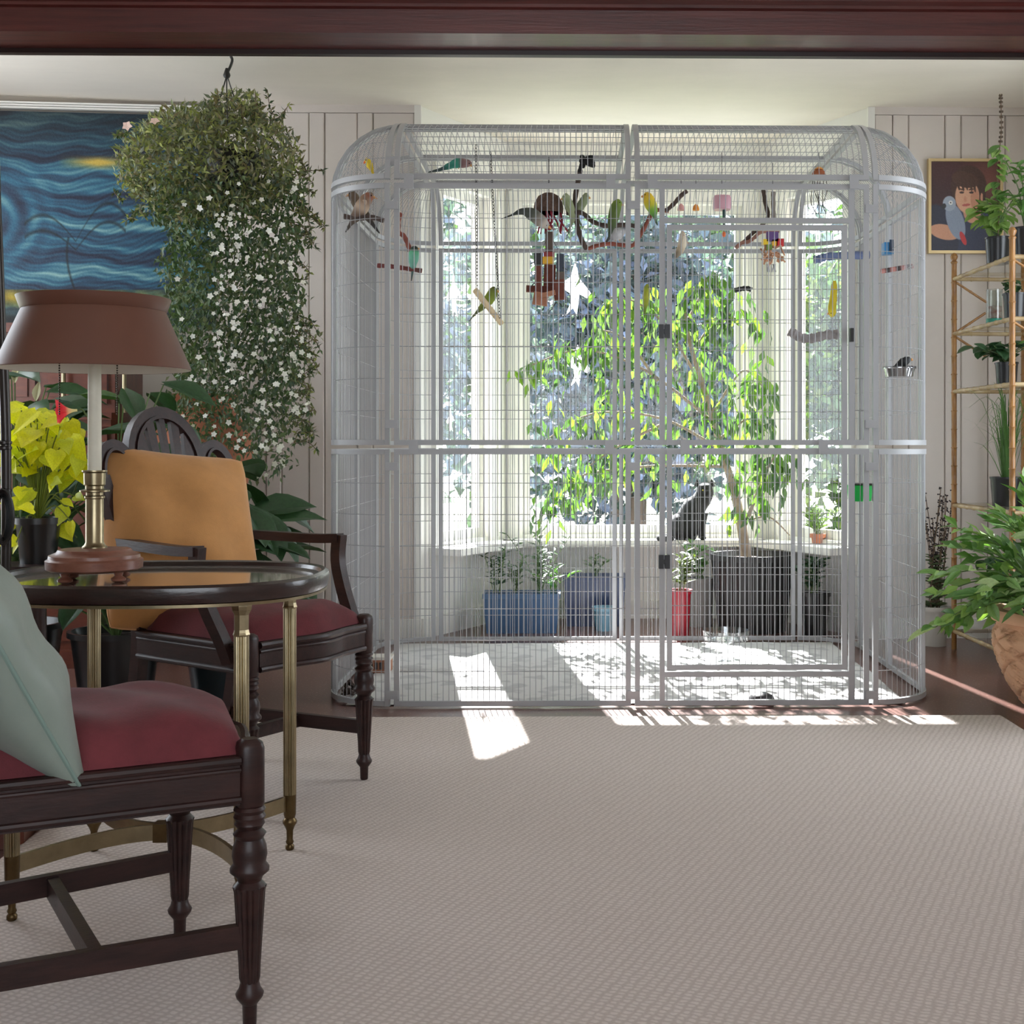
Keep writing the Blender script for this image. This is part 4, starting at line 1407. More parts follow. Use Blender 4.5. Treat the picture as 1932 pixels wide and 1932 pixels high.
st.build('picture_ledge', white_paint, None, smooth=False, label='white moulding strip above the blue painting', cat='moulding')

def portrait(U, W):
    x, y = U, W
    def ell(cx, cy, rx, ry, ang=0.0, soft=.08):
        dx, dy = x - cx, (y - cy)
        ca, sa = math.cos(ang), math.sin(ang)
        q = np.hypot((dx * ca + dy * sa) / rx, (-dx * sa + dy * ca) / ry)
        return np.clip((1 - q) / soft + .5, 0, 1)[..., None]
    col = np.array([74, 40, 40]) + (np.array([44, 26, 34]) - np.array([74, 40, 40])) * (1 - y)[..., None]
    col = col + np.array([52, 34, 20]) * (np.clip(1 - np.hypot((x - .85) / .5, (y - .75) / .45), 0, 1))[..., None]
    def lay(mask, c): 
        nonlocal col
        col = col + (np.array(c) - col) * mask
    lay(ell(.60, -.05, .62, .56), (52, 58, 82))         # sweater
    lay(ell(.14, .20, .24, .34, .5), (46, 48, 66))       # sleeve
    lay(ell(.60, .45, .13, .14), (196, 146, 118))        # neck
    lay(ell(.55, .72, .26, .24), (70, 44, 34))           # hair
    lay(ell(.68, .60, .12, .16), (66, 42, 32))
    lay(ell(.53, .61, .175, .19, .1), (214, 164, 134))   # face
    lay(ell(.64, .58, .06, .13), (196, 140, 112))
    lay(ell(.50, .80, .2, .09, -.15), (78, 50, 38))      # fringe
    for k, (fx_, fl_) in enumerate(((.40, .12), (.46, .14), (.52, .12), (.58, .14), (.63, .16))):
        lay(ell(fx_, .75, .018, fl_ * .6, .2), (74, 48, 36))
    lay(ell(.45, .655, .034, .012), (58, 38, 34)); lay(ell(.59, .655, .034, .012), (58, 38, 34))
    lay(ell(.45, .69, .045, .008, -.1), (80, 52, 40)); lay(ell(.59, .69, .045, .008, .1), (80, 52, 40))
    lay(ell(.50, .58, .02, .035), (200, 144, 116)); lay(ell(.515, .515, .06, .014, .08), (176, 88, 82))
    lay(ell(.74, .60, .018, .05), (200, 146, 120))       # ear
    lay(ell(.20, .21, .22, .085, -.15), (206, 152, 124)) # hand
    lay(ell(.33, .19, .07, .035, -.5), (212, 158, 130))
    lay(ell(.36, .33, .12, .22, .45), (138, 150, 170))   # grey bird body
    lay(ell(.27, .53, .095, .085), (158, 168, 184)); lay(ell(.29, .54, .03, .024), (224, 224, 222)); lay(ell(.29, .54, .01, .009), (30, 30, 34))
    lay(ell(.19, .50, .035, .03, .6), (44, 44, 50))
    lay(ell(.47, .14, .035, .085, .5), (196, 60, 62))    # red tail
    return col + RNG.normal(size=U.shape)[..., None] * 3
YP = YW - .035
TLp, TRp, BLp = P(1756, 305, YP), P(1886, 305, YP), P(1756, 473, YP)
TRp.z = TLp.z; BLp.x = TLp.x
por = thing('portrait_painting', 'gold framed portrait of a person holding a grey parrot', 'painting', (TLp + TRp) / 2)
picture_mesh('canvas', (TLp, TRp, BLp), 150, 190, portrait, paint_mat, por)
gold = M('gold_frame', (196, 172, 126), rough=.35, metal=.4)
fw = .014
BRp = TRp + (BLp - TLp)
f = MB()
yy0, yy1 = YP - .012, YW - .015
f.bx(TLp.x - fw, TRp.x + fw, yy0, yy1, TLp.z, TLp.z + fw).bx(TLp.x - fw, TRp.x + fw, yy0, yy1, BLp.z - fw, BLp.z).bx(TLp.x - fw, TLp.x, yy0, yy1, BLp.z, TLp.z).bx(TRp.x, TRp.x + fw, yy0, yy1, BLp.z, TLp.z)
f.build('frame', gold, por, smooth=False)

# ------------------------------------------------------------------ bamboo shelf at the right
bamboo = M('bamboo', (172, 124, 68), rough=.35, col2=(122, 82, 44), vscale=5, stretch=(12, 12, 1.5), coat=.3)
bamboo2 = M('bamboo_pale', (196, 174, 134), rough=.4, col2=(150, 122, 82), vscale=6, coat=.2)
RA, RB = V((1.815, 6.08, 0)), V((1.842, 5.35, 0))
RD = V((.34, .02, 0))
rack = thing('bamboo_shelf', 'tall bamboo etagere with glass shelves by the right wall', 'shelf', RB)
def cane(p, q, r, mat, name, nodes=True):
    p, q = V(p), V(q)
    L = (q - p).length
    n = max(2, int(L / .085))
    pts, rr = [], []
    for i in range(n + 1):
        c = p + (q - p) * (i / n)
        dd = (q - p).normalized() * .004
        if 0 < i < n:
            pts += [c - dd, c, c + dd]; rr += [r, r * 1.25, r]
        else:
            pts.append(c); rr.append(r)
    return MB().tube(pts, rr, 10).build(name, mat, rack, sharp=60)
for b in (RA, RB, RA + RD, RB + RD):
    cane(b, b + V((0, 0, 1.83)), .0125, bamboo, 'post')
    MB().lathe([(.012, 1.83), (.017, 1.84), (.01, 1.848), (.016, 1.858), (.018, 1.868), (.011, 1.88), (.004, 1.884)], b, n=14).build('finial', bamboo, rack)
SH = (1.76, 1.50, 1.225, .685, .085)
for z in SH:
    zz = V((0, 0, z))
    for a, b in ((RA, RB), (RA + RD, RB + RD), (RA, RA + RD), (RB, RB + RD)): cane(a + zz, b + zz, .0095, bamboo2, 'rail')
    MB().add([RA + zz + V((.01, -.01, .012)), RB + zz + V((.01, .01, .012)), RB + RD + zz + V((-.01, .01, .012)), RA + RD + zz + V((-.01, -.01, .012))], [(0, 1, 2, 3)]).build('shelf_glass', glass_mat('shelf_glass', (.94, .97, .95), .06), rack, smooth=False)
for z in (1.76, 1.50):
    for b, dr in ((RA, (RD.normalized())), (RB, RD.normalized())):
        cane(b + V((0, 0, z - .01)), b + dr * .16 + V((0, 0, z - .11)), .006, bamboo, 'brace')
cane(RA + V((0, 0, 1.5)), RA + RD * .45 + V((0, 0, 1.6)), .006, bamboo, 'brace')

def rack_pt(s, w): return RA + (RB - RA) * s + RD * w
def rack_pot(name, label, s, w, z, r, h, mat=black_pot, glass=False):
    c = rack_pt(s, w) + V((0, 0, z + .0135))
    t = thing(name, label, 'plant', c, group='potted plants on the bamboo shelf')
    pot(t, c, r, r * .86, h, mat, rim=.002, lip=.008, n=24)
    return t, c + V((0, 0, h - .02))
R3 = random.Random(9)
def leafy_stems(t, c, n, h, spread, L, W, mesh, stem=stem_green, per=6, r2=R3, name='leaf', lean=(0, 0, 0), droop=-.2):
    st = MB()
    for i in range(n):
        az = r2.uniform(0, 6.28)
        out = V((math.cos(az), math.sin(az), 0)) * spread * r2.uniform(.3, 1) + V(lean) * r2.uniform(.4, 1)
        hh = h * r2.uniform(.6, 1)
        pts = spline([c, c + out * .35 + V((0, 0, hh * .6)), c + out + V((0, 0, hh))], 4)
        st.tube(pts, .0022, 5)
        for k in range(per):
            q = pts[min(len(pts) - 1, 2 + int((len(pts) - 2) * (k + 1) / per))]
            a2 = r2.uniform(0, 6.28)
            put_leaf(mesh, name, t, q, V((math.cos(a2), math.sin(a2), r2.uniform(droop - .3, droop + .5))), V((r2.uniform(-.3, .3), -.4, 1)), L * r2.uniform(.7, 1.15), L * W * r2.uniform(.8, 1.1))
    st.build('stems', stem, t, kind='stuff')
t, c = rack_pot('basil_plant', 'pale green basil in a dark pot before the portrait on top shelf', .55, .18, SH[0], .055, .12)
leafy_stems(t, c, 11, .2, .14, .09, .6, lmesh('oval', pale_leaf), per=5, lean=(-.04, -.02, 0))
sp = spline([c, P(1884, 420, 5.62), P(1882, 320, 5.62), P(1889, 250, 5.62), P(1888, 180, 5.62)], 8)
MB().tube(sp, [.0025] * len(sp), 5).build('tall_stem', stem_brown, t)
for q in sp[9:22]:
    for k in range(2):
        a = R3.uniform(0, 6.28)
        put_leaf(lmesh('oval', pale_leaf if k else mid_leaf), 'leaf', t, q, V((math.cos(a), -abs(math.sin(a)), -.5)), V((0, -.5, 1)), R3.uniform(.05, .075), .04)
sd_ = MB()
for i, q in enumerate(sp[22:]):
    for k in range(4):
        a = k * 1.57 + i
        sd_.ball(q + V((math.cos(a) * .006, math.sin(a) * .006, 0)), (.004, .004, .006), 6, 4)
sd_.build('flower_spike', M('dry_spike', (84, 70, 58), rough=.9), t, kind='stuff')
t, c = rack_pot('lemon_plant', 'dark leafed plant in a dark pot at front of top shelf', .9, .25, SH[0], .055, .12)
leafy_stems(t, c, 7, .32, .1, .085, .42, lmesh('lance', mid_leaf), per=6)
# clear jar
c = rack_pt(.52, .16) + V((0, 0, SH[1] + .0135))
jar = thing('plastic_jar', 'clear jar with teal base on the second bamboo shelf', 'jar', c)
MB().lathe([(.03, 0.002), (.036, .004), (.036, .15), (.033, .152), (.033, .012)], c, n=24, caps=False).build('wall', glass_mat('jar_plastic', (.86, .88, .86), .08), jar)
MB().lathe([(.001, 0), (.036, 0), (.0365, .02), (.001, .021)], c, n=24).build('base', M('teal_plastic', (30, 128, 106), rough=.4), jar)
MB().lathe([(.001, .022), (.032, .022), (.032, .075), (.001, .08)], c, n=20).build('contents', M('jar_contents', (196, 190, 180), rough=.8, col2=(150, 90, 80), vscale=40), jar)
t, c = rack_pot('herb_pot', 'small dark herb pot beside the clear jar', .80, .2, SH[1], .05, .11)
leafy_stems(t, c, 8, .08, .06, .04, .6, lmesh('oval', dark_leaf), per=4)
t, c = rack_pot('herb_pot', 'small leafy herb pot at the right end of second shelf', .75, .75, SH[1], .05, .11)
leafy_stems(t, c, 8, .1, .06, .045, .6, lmesh('oval', mid_leaf), per=4)
t, c = rack_pot('african_violet', 'round leafed plant in dark pot on the third shelf', .55, .3, SH[2], .05, .10)
leafy_stems(t, c, 14, .11, .14, .08, .75, lmesh('oval', dark_leaf), per=3, lean=(-.07, -.04, 0))
t, c = rack_pot('african_violet', 'dark pot with small green leaves at front of third shelf', .9, .5, SH[2], .05, .10)
leafy_stems(t, c, 7, .12, .08, .06, .7, lmesh('oval', mid_leaf), per=3)
# grassy plants on the fourth shelf
for s, w, lab, n in ((.5, .35, 'grassy plant with long arching blades on the lower shelf', 120), (.86, .5, 'second grassy plant in a black pot on the lower shelf front', 80)):
    t, c = rack_pot('spider_plant', lab, s, w, SH[3], .075, .13)
    blades = []
    gb = MB()
    for i in range(n):
        a = R3.uniform(0, 6.28); h = R3.uniform(.2, .5); o = R3.uniform(.02, .2) * (1.8 if R3.random() < .15 else 1)
        out = V((math.cos(a), math.sin(a), 0))
        pts = spline([c + out * .02, c + out * o * .4 + V((0, 0, h * .75)), c + out * o + V((0, 0, h * R3.uniform(.6, 1)))], 4)
        sd2 = V((-out.y, out.x, 0))
        gb.grid([[p - sd2 * .0035 * (1 - k / len(pts) * .9), p + sd2 * .0035 * (1 - k / len(pts) * .9)] for k, p in enumerate(pts)])
    gb.build('blades', mid_leaf, t, kind='stuff')

# ------------------------------------------------------------------ floor plants at the right
def weave(k, t, z):
    return 1.0
pc = V((1.80, 4.62, 0))
sh = thing('potted_shrub', 'bushy glossy leafed shrub in a patterned terracotta pot, right foreground', 'plant', pc)
mb = MB()
rows = []
NS, NZ = 240, 70
for i in range(NZ + 1):
    f = i / NZ
    z = .005 + .33 * f
    r = .135 + .135 * math.sin(f * 1.75) ** .8 - .02 * max(0, f - .8) / .2
    row = []
    for k in range(NS):
        a = 2 * math.pi * k / NS
        u, v = a / (2 * math.pi) * 8, f * 3.2
        g = 0.0
        if .06 < f < .93:
            p1, p2 = (u + v) % 1.0, (u - v) % 1.0
            g -= .016 * max(max(0, 1 - abs(p1 - .5) / .07), max(0, 1 - abs(p2 - .5) / .07))
            if (int((u + v) // 1) + int((u - v) // 1)) % 2 == 0: g += .006 * math.sin((u + v) * 38)
        row.append((pc.x + (r + g) * math.cos(a), pc.y + (r + g) * math.sin(a), z))
    rows.append(row)
mb.grid(rows, close_v=True)
mb.cap(rows[0], flip=True)
mb.build('pot', M('terracotta_pale', (208, 164, 130), rough=.8, var=.1, vscale=6, bump=.08, bscale=60), sh, sharp=70)
MB().lathe([(.25, .33), (.272, .335), (.278, .35), (.27, .375), (.25, .38), (.235, .375), (.232, .33)], pc, n=48).build('pot_rim', M('terracotta_pale'), sh)
MB().lathe([(.235, .345), (.1, .355), (.001, .356)], pc, n=24).build('soil', soil_m, sh)
R4 = random.Random(31)
lm = [lmesh('oval', leafmat('leaf_shrub', (112, 150, 86), .3)), lmesh('oval', pale_leaf), lmesh('oval', leafmat('leaf_shrub_pale', (176, 196, 148), .3)), lmesh('oval', leafmat('leaf_olive', (126, 160, 98), .25)), lmesh('oval', mid_leaf)]
st = MB()
todo = []
for i in range(46):
    az = math.pi * (.45 + 1.15 * i / 45) + R4.uniform(-.25, .25)     # mostly towards the left of the picture
    el = R4.uniform(-.05, 1.3)
    Ls = R4.uniform(.28, .49) * (1 + .25 * max(0, el - .5))
    out = V((math.cos(az) * math.cos(el), math.sin(az) * math.cos(el) * .8, math.sin(el)))
    b = pc + V((out.x * .08, out.y * .08, .36))
    tip = b + out * Ls + V((0, 0, -.05 * math.cos(el)))
    pts = spline([b, b + out * Ls * .5 + V((0, 0, .06)), tip], 5)
    st.tube(pts, [.0045 - .0028 * k / 10 for k in range(len(pts))], 5)
    for k in range(2, len(pts)):
        for s_ in (-1, 1):
            dr = (pts[k] - pts[k - 1]).normalized()
            sd3 = dr.cross(V((0, 0, 1))).normalized() * s_
            todo.append((pts[k], dr * R4.uniform(.5, 1.1) + sd3 * .8 + V((R4.gauss(0, .25), R4.gauss(0, .25), R4.uniform(-.3, .6)))))
todo.sort(key=lambda q: q[0].y)
for q, dd in todo[:300]:
    put_leaf(R4.choice(lm), 'leaf', sh, q, dd, V((R4.uniform(-.7, .7), -.5, R4.uniform(.4, 1))), R4.uniform(.065, .115), R4.uniform(.026, .042))
leaf_cloud([q for q, dd in todo[300:]], [dd for q, dd in todo[300:]], .09, .036, pick_cols(len(todo) - 300, [(98, 136, 74), (136, 166, 96), (84, 124, 62)]), 'inner_foliage', green_attr, sh)
st.build('stems', stem_green, sh, kind='stuff')
# spiky lavender-like plant in a grey pot beside the cage
c = V((P(1763, 1200, 6.2).x, 6.2, 0))
lv = thing('salvia_plant', 'dark flower spikes in a pale grey pot beside the cage', 'plant', c)
pot(lv, c, .07, .055, .19, M('grey_white_pot', (206, 202, 196), rough=.6), n=28)
st = MB(); sd_ = MB()
for i in range(16):
    px, py = R4.uniform(1742, 1800), R4.uniform(915, 1010)
    q = P(px, py, 6.2 + R4.uniform(-.05, .05))
    pts = spline([c + V((R4.uniform(-.03, .03), R4.uniform(-.03, .03), .16)), (c + V((0, 0, .2)) + q) / 2 + V((R4.uniform(-.02, .02), 0, 0)), q], 6)
    st.tube(pts, .0022, 5)
    for k in range(6, len(pts)):
        for _ in range(3): sd_.ball(pts[k] + V((R4.gauss(0, .006), R4.gauss(0, .006), R4.gauss(0, .006))), (.005, .005, .004), 5, 3)
    for k in range(1, 6):
        for _ in range(2):
            a = R4.uniform(0, 6.28)
            put_leaf(lmesh('lance', leafmat('leaf_grey_green', (98, 116, 84))), 'leaf', lv, pts[k], V((math.cos(a), math.sin(a), .5)), V((0, -.3, 1)), R4.uniform(.04, .07), .016)
st.build('stems', stem_brown, lv, kind='stuff')
sd_.build('flower_spikes', M('dark_spike', (58, 50, 52), rough=.9), lv, kind='stuff')
c = V((2.0, 5.7, .10))
tp = thing('leafy_pot', 'teal glazed pot with dark leaves on the lowest bamboo shelf', 'plant', c)
pot(tp, c, .13, .1, .2, M('teal_glaze', (34, 70, 66), rough=.25), n=28)
leafy_stems(tp, c + V((0, 0, .18)), 12, .22, .16, .1, .5, lmesh('oval', dark_leaf), per=5)

# ================================================================== behind the cage, in the bay
R5 = random.Random(77)
bluepot = M('blue_glazed', (64, 96, 132), rough=.35, var=.1, vscale=8)
darkblue = M('dark_blue_glazed', (40, 58, 96), rough=.3)
# ficus tree in a big ribbed pot
fc = V((P(1420, 1100, 6.72).x, 6.74, 0))
fic = thing('ficus_tree', 'leafy ficus tree in a big black ribbed pot behind the cage', 'tree', fc)
pot(fic, fc, .215, .175, .40, M('black_ribbed', (38, 36, 36), rough=.45), lip=.03, n=120, mod=lambda k, t, z: 1 + .02 * math.cos(40 * t) if k in (1, 2) else 1)
trunkm = M('ficus_bark', (168, 148, 128), rough=.8, var=.15, vscale=30, bump=.3, bscale=50)
tr = MB()
def limb(pts, r0, r1):
    sp = spline(pts, 5)
    tr.tube(sp, [r0 + (r1 - r0) * i / (len(sp) - 1) for i in range(len(sp))], 8)
    return sp
YT = 6.72
main = limb([fc + V((-.03, 0, .37)), P(1398, 985, YT), P(1383, 920, YT), P(1362, 850, YT), P(1330, 740, YT), P(1300, 640, YT - .05), P(1292, 560, YT - .05)], .03, .006)
limbs = [main]
limbs.append(limb([P(1402, 1000, YT), P(1425, 940, YT - .05), P(1450, 880, YT - .05), P(1470, 850, YT - .1)], .012, .004))
limbs.append(limb([P(1403, 985, YT), P(1450, 975, YT), P(1490, 1010, YT)], .006, .003))
for pts in (((1362, 850), (1250, 790), (1120, 780), (1030, 830)), ((1350, 800), (1220, 700), (1100, 660), (1000, 690)), ((1330, 740), (1260, 620), (1200, 570), (1150, 560)),
            ((1345, 780), (1400, 700), (1440, 730)), ((1310, 660), (1360, 590), (1385, 600)), ((1370, 880), (1220, 880), (1090, 900), (1060, 950)), ((1300, 600), (1330, 540), (1330, 520)), ((1240, 720), (1180, 640), (1120, 620)), ((1250, 800), (1170, 840), (1110, 880)),
            ((1355, 830), (1410, 790), (1440, 800))):
    dY = R5.uniform(-.16, .06)
    limbs.append(limb([P(px, py, YT + dY * i / 3) for i, (px, py) in enumerate(pts)], .009, .003))
tr.build('trunk_and_branches', trunkm, fic, label='pale grey trunk with branches')
lf = lmesh('lance', ficus_leaf); lf2 = lmesh('lance', leafmat('leaf_ficus_dark', (74, 104, 72), .3)); lf3 = lmesh('lance', leafmat('leaf_ficus_lime', (122, 152, 70), .38))
cand = []
for sp in limbs[1:2] + limbs[3:]:
    for k in range(4, len(sp)):
        for _ in range(5): cand.append(sp[k] + V((R5.gauss(0, .065), R5.gauss(0, .05), R5.gauss(-.03, .06))))
for k in range(14, len(main)):
    for _ in range(5): cand.append(main[k] + V((R5.gauss(0, .1), R5.gauss(0, .05), R5.gauss(-.02, .06))))
R5.shuffle(cand)
ind = cand[:300]; rest = cand[300:]
def ok_bay(q):
    return q.y < 7.0
for q in ind:
    if q.y < 6.42: q.y = 6.42 + R5.uniform(0, .05)
    put_leaf(R5.choice([lf, lf, lf2, lf3]), 'leaf', fic, q, V((R5.gauss(0, .45), R5.gauss(-.15, .4), -1)), V((R5.gauss(0, .6), -1, .2)), R5.uniform(.065, .1), R5.uniform(.026, .038))
rest = rest + [q + V((R5.gauss(0, .05), R5.gauss(0, .04), R5.gauss(0, .05))) for q in cand[:420]]
for q in rest:
    if q.y < 6.42: q.y = 6.42 + R5.uniform(0, .05)
leaf_cloud(rest, [V((R5.gauss(0, .45), R5.gauss(-.1, .4), -1)) for _ in rest], .085, .034, pick_cols(len(rest), [(92, 126, 66), (74, 102, 74), (116, 146, 72), (92, 114, 90)]), 'dense_foliage', M('ficus_attr', attr=True, rough=.45, transl=.45), fic, jit=.7)

# black cat on the window sill
cm = M('black_fur', (10, 10, 12), rough=.75, bump=.3, bscale=180, sheen=.1)
YC = 7.06
def cp(px, py, dy=0): return P(px, py, YC + dy)
cbase = cp(1302, 1024)
sillz = .45
cat = thing('cat', 'black cat sitting on the window sill behind the ficus', 'cat', V((cbase.x, YC, sillz)))
body = MB()
sp = spline([V((cbase.x - .06, YC, sillz + .01)), V((cbase.x - .05, YC, sillz + .06)), cp(1297, 990), cp(1308, 962), cp(1322, 945), cp(1329, 932), cp(1330, 918), cp(1330, 911)], 5)
rr = interp([.05, .085, .085, .068, .052, .05, .042, .012], 5)
body.tube(sp, rr, 20, up=(0, 1, 0))
for px in (1315, 1343):
    e0 = cp(px, 916)
    body.lathe([(.018, 0), (.013, .016), (.001, .042)], e0 + V((0, 0, -.005)), n=10, sx=1, sy=.5)
for s_ in (-.028, .028):     # front legs
    body.tube([cp(1312, 968) + V((.01 + s_, -.03, 0)), V((cbase.x + .035 + s_, YC - .035, sillz + .08)), V((cbase.x + .035 + s_, YC - .04, sillz + .012))], [.03, .02, .018], 10)
    body.ball(V((cbase.x + .037 + s_, YC - .05, sillz + .012)), (.02, .028, .012), 10, 6)
body.ball(V((cbase.x - .055, YC - .03, sillz + .05)), (.07, .06, .05), 14, 8)
body.ball(cp(1334, 930, -.045), (.024, .02, .018), 10, 6)
tl = spline([V((cbase.x - .1, YC, sillz + .02)), V((cbase.x - .16, YC - .05, sillz + .016)), V((cbase.x - .17, YC - .09, sillz + .014)), V((cbase.x - .1, YC - .12, sillz + .014))], 5)
body.tube(tl, [.018] * (len(tl) - 1) + [.008], 8)
body.build('body', cm, cat, sharp=180)
for px in (1326, 1340):
    MB().ball(cp(px, 925, -.047), .0045, 8, 6).build('eye', M('cat_eye', (160, 150, 60), rough=.1), cat)

# planters on the floor of the bay
def trough(name, label, px0, px1, Yf, depth, h, mat, taper=.02):
    xa, xb = P(px0, 1150, Yf).x, P(px1, 1150, Yf).x
    t = thing(name, label, 'planter', ((xa + xb) / 2, Yf + depth / 2, 0))
    mb = MB()
    rows = []
    for z, o in ((0, taper), (h - .025, .004), (h - .024, 0), (h, 0), (h, .014), (h - .03, .018)):
        rows.append([V((xa + o, Yf + o, z)), V((xb - o, Yf + o, z)), V((xb - o, Yf + depth - o, z)), V((xa + o, Yf + depth - o, z))])
    mb.grid(rows, close_v=True); mb.cap(rows[0], flip=True); mb.cap([p for p in rows[-1]])
    mb.build('box', mat, t, smooth=False)
    return t, (xa, xb)
def brushy(t, base, n, h, spread, L, W, mesh, per, name='leaf', up=.6):
    st = MB()
    for i in range(n):
        b = base + V((R5.uniform(-.02, .02), R5.uniform(-.02, .02), 0))
        o = V((R5.gauss(0, spread), R5.gauss(0, spread * .6), h * R5.uniform(.6, 1)))
        pts = spline([b, b + o * .5 + V((0, 0, .02)), b + o], 5)
        st.tube(pts, .002, 5)
        for k in range(per):
            q = pts[2 + int((len(pts) - 3) * k / per)]
            a = R5.uniform(0, 6.28)
            put_leaf(mesh, name, t, q, V((math.cos(a), math.sin(a), up)), V((0, -.4, 1)), L * R5.uniform(.7, 1.2), W * R5.uniform(.8, 1.2))
    st.build('stems', stem_green, t, kind='stuff')
t, (xa, xb) = trough('planter_box', 'long blue planter box of herbs behind the cage', 910, 1057, 6.60, .2, .205, bluepot)
yb = 6.71
greyleaf = leafmat('leaf_sage_grey', (92, 112, 88), .2)
brushy(t, V((xa + .07, yb, .2)), 9, .26, .03, .05, .009, lmesh('lance', dark_leaf), 9)
brushy(t, V((xa + .17, yb, .2)), 8, .22, .05, .05, .012, lmesh('lance', greyleaf), 8)
brushy(t, V((xa + .29, yb, .2)), 10, .34, .06, .055, .02, lmesh('lance', greyleaf), 8)
brushy(t, V((xb - .04, yb - .02, .2)), 4, .12, .09, .12, .02, lmesh('lance', mid_leaf), 3)
t, (xa, xb) = trough('planter_box', 'dark blue planter box right of the long blue one', 1062, 1182, 6.85, .2, .27, darkblue)
brushy(t, V(((xa + xb) / 2, 6.95, .26)), 5, .12, .08, .06, .016, lmesh('lance', greyleaf), 4)
c = V((P(1140, 1170, 6.72).x, 6.73, 0))
t = thing('plant_pot', 'small pale blue empty pot in front of the dark blue planter', 'pot', c)
pot(t, c, .058, .045, .125, M('pale_blue_glaze', (108, 150, 170), rough=.35), n=24)
c = V((P(1283, 1150, 6.5).x, 6.5, 0))
t = thing('plant_pot', 'narrow red pot with olive plant left of the ficus pot', 'plant', c)
pot(t, c, .056, .046, .24, M('red_glaze', (150, 30, 44), rough=.3), n=24)
brushy(t, c + V((0, 0, .23)), 10, .26, .06, .06, .024, lmesh('oval', leafmat('leaf_olive2', (96, 110, 60))), 7)
c = V((P(1322, 1150, 6.88).x, 6.88, 0))
t = thing('plant_pot', 'grey pot of jade plant between red pot and ficus', 'plant', c)
pot(t, c, .07, .06, .26, M('grey_stone', (136, 136, 134), rough=.7), n=24)
brushy(t, c + V((0, 0, .25)), 7, .26, .06, .05, .034, lmesh('oval', mid_leaf), 6)
c = V((P(1538, 1150, 6.56).x, 6.56, 0))
t = thing('plant_pot', 'black pot with dark leaves right of the ficus', 'plant', c)
pot(t, c, .075, .06, .22, black_pot, n=28)
brushy(t, c + V((-.01, -.01, .21)), 9, .2, .035, .06, .028, lmesh('oval', dark_leaf), 6)
c = V((P(1546, 1020, 6.86).x - .02, 6.80, .45))
t = thing('plant_pot', 'small pot of bright green leaves on the right window sill', 'plant', c)
pot(t, c, .035, .03, .05, ter, n=20)
brushy(t, c + V((0, 0, .045)), 12, .16, .05, .06, .02, lmesh('lance', pale_leaf), 6)

# white bird decals on the window panes
decal_m = M('white_decal', (246, 248, 250), rough=.6, transl=.6, ttint=(1, 1, 1))
def decal(label, px, py, Yd, frame_, size, flip=1, wn=None):
    A, d_, out = frame_
    # point on the pane plane along the view
    Y = Yd
    for _ in range(30):
        q = P(px, py, Y)
        s_ = (q - A).dot(out) - .048
        Y -= s_ / max(.2, abs(out.y) + .15)
    q = P(px, py, Y)
    sh_ = [(0, 1.0), (.10, .72), (.16, .45), (.55, .2), (.7, -.12), (.42, -.02), (.2, -.15), (.16, -.5), (.36, -1.0), (.08, -.72), (-.06, -1.0), (-.12, -.6), (-.16, -.2), (-.45, -.35), (-.62, -.2), (-.4, .1), (-.14, .42), (-.09, .75)]
    mb = MB()
    mb.poly([q + d_ * (x * size * flip) + V((0, 0, y * size)) for x, y in sh_], out, .0015)
    mb.build('window_decal', decal_m, None, smooth=False, label=label, cat='decal', group='white bird decals on the bay windows')
decal('white bird decal high on the left bay window', 856, 556, 6.7, LW, .115)
decal('white bird decal low on the left bay window', 850, 792, 6.7, LW, .06)
decal('large white bird decal on the middle window near the wooden toy', 1085, 545, 7.2, CWN, .15, -1)
decal('white bird decal half hidden by ficus leaves on middle window', 1090, 690, 7.2, CWN, .12, -1)

# ================================================================== inside the cage
# newspaper sheets
def news_material():
    m = bpy.data.materials.new('newspaper')
    m.use_nodes = True
    nt = m.node_tree
    b = nt.nodes['Principled BSDF']
    tc = nt.nodes.new('ShaderNodeTexCoord')
    w = nt.nodes.new('ShaderNodeTexWave'); w.bands_direction = 'Y'; w.inputs['Scale'].default_value = 26; w.inputs['Distortion'].default_value = .4
    n = nt.nodes.new('ShaderNodeTexNoise'); n.inputs['Scale'].default_value = 9
    rp = nt.nodes.new('ShaderNodeValToRGB'); rp.color_ramp.elements[0].position = .52; rp.color_ramp.elements[1].position = .6
    mu = nt.nodes.new('ShaderNodeMath'); mu.operation = 'MULTIPLY'
    mx = nt.nodes.new('ShaderNodeMixRGB'); mx.inputs[1].default_value = (*lin((200, 198, 196)), 1); mx.inputs[2].default_value = (*lin((150, 148, 152)), 1)
    nt.links.new(tc.outputs['Object'], w.inputs['Vector']); nt.links.new(tc.outputs['Object'], n.inputs['Vector'])
    nt.links.new(n.outputs['Fac'], rp.inputs['Fac']); nt.links.new(rp.outputs['Color'], mu.inputs[0]); nt.links.new(w.outputs['Fac'], mu.inputs[1])
    nt.links.new(mu.outputs[0], mx.inputs[0]); nt.links.new(mx.outputs[0], b.inputs['Base Color'])
    b.inputs['Roughness'].default_value = .9
    return m
news = news_material()
k = 0
labs = ['newspaper sheet on the cage floor, front left', 'newspaper sheet on the cage floor, front middle', 'newspaper sheet on the cage floor, front right',
        'newspaper sheet on the cage floor, back left', 'newspaper sheet on the cage floor, back middle', 'newspaper sheet on the cage floor, back right']
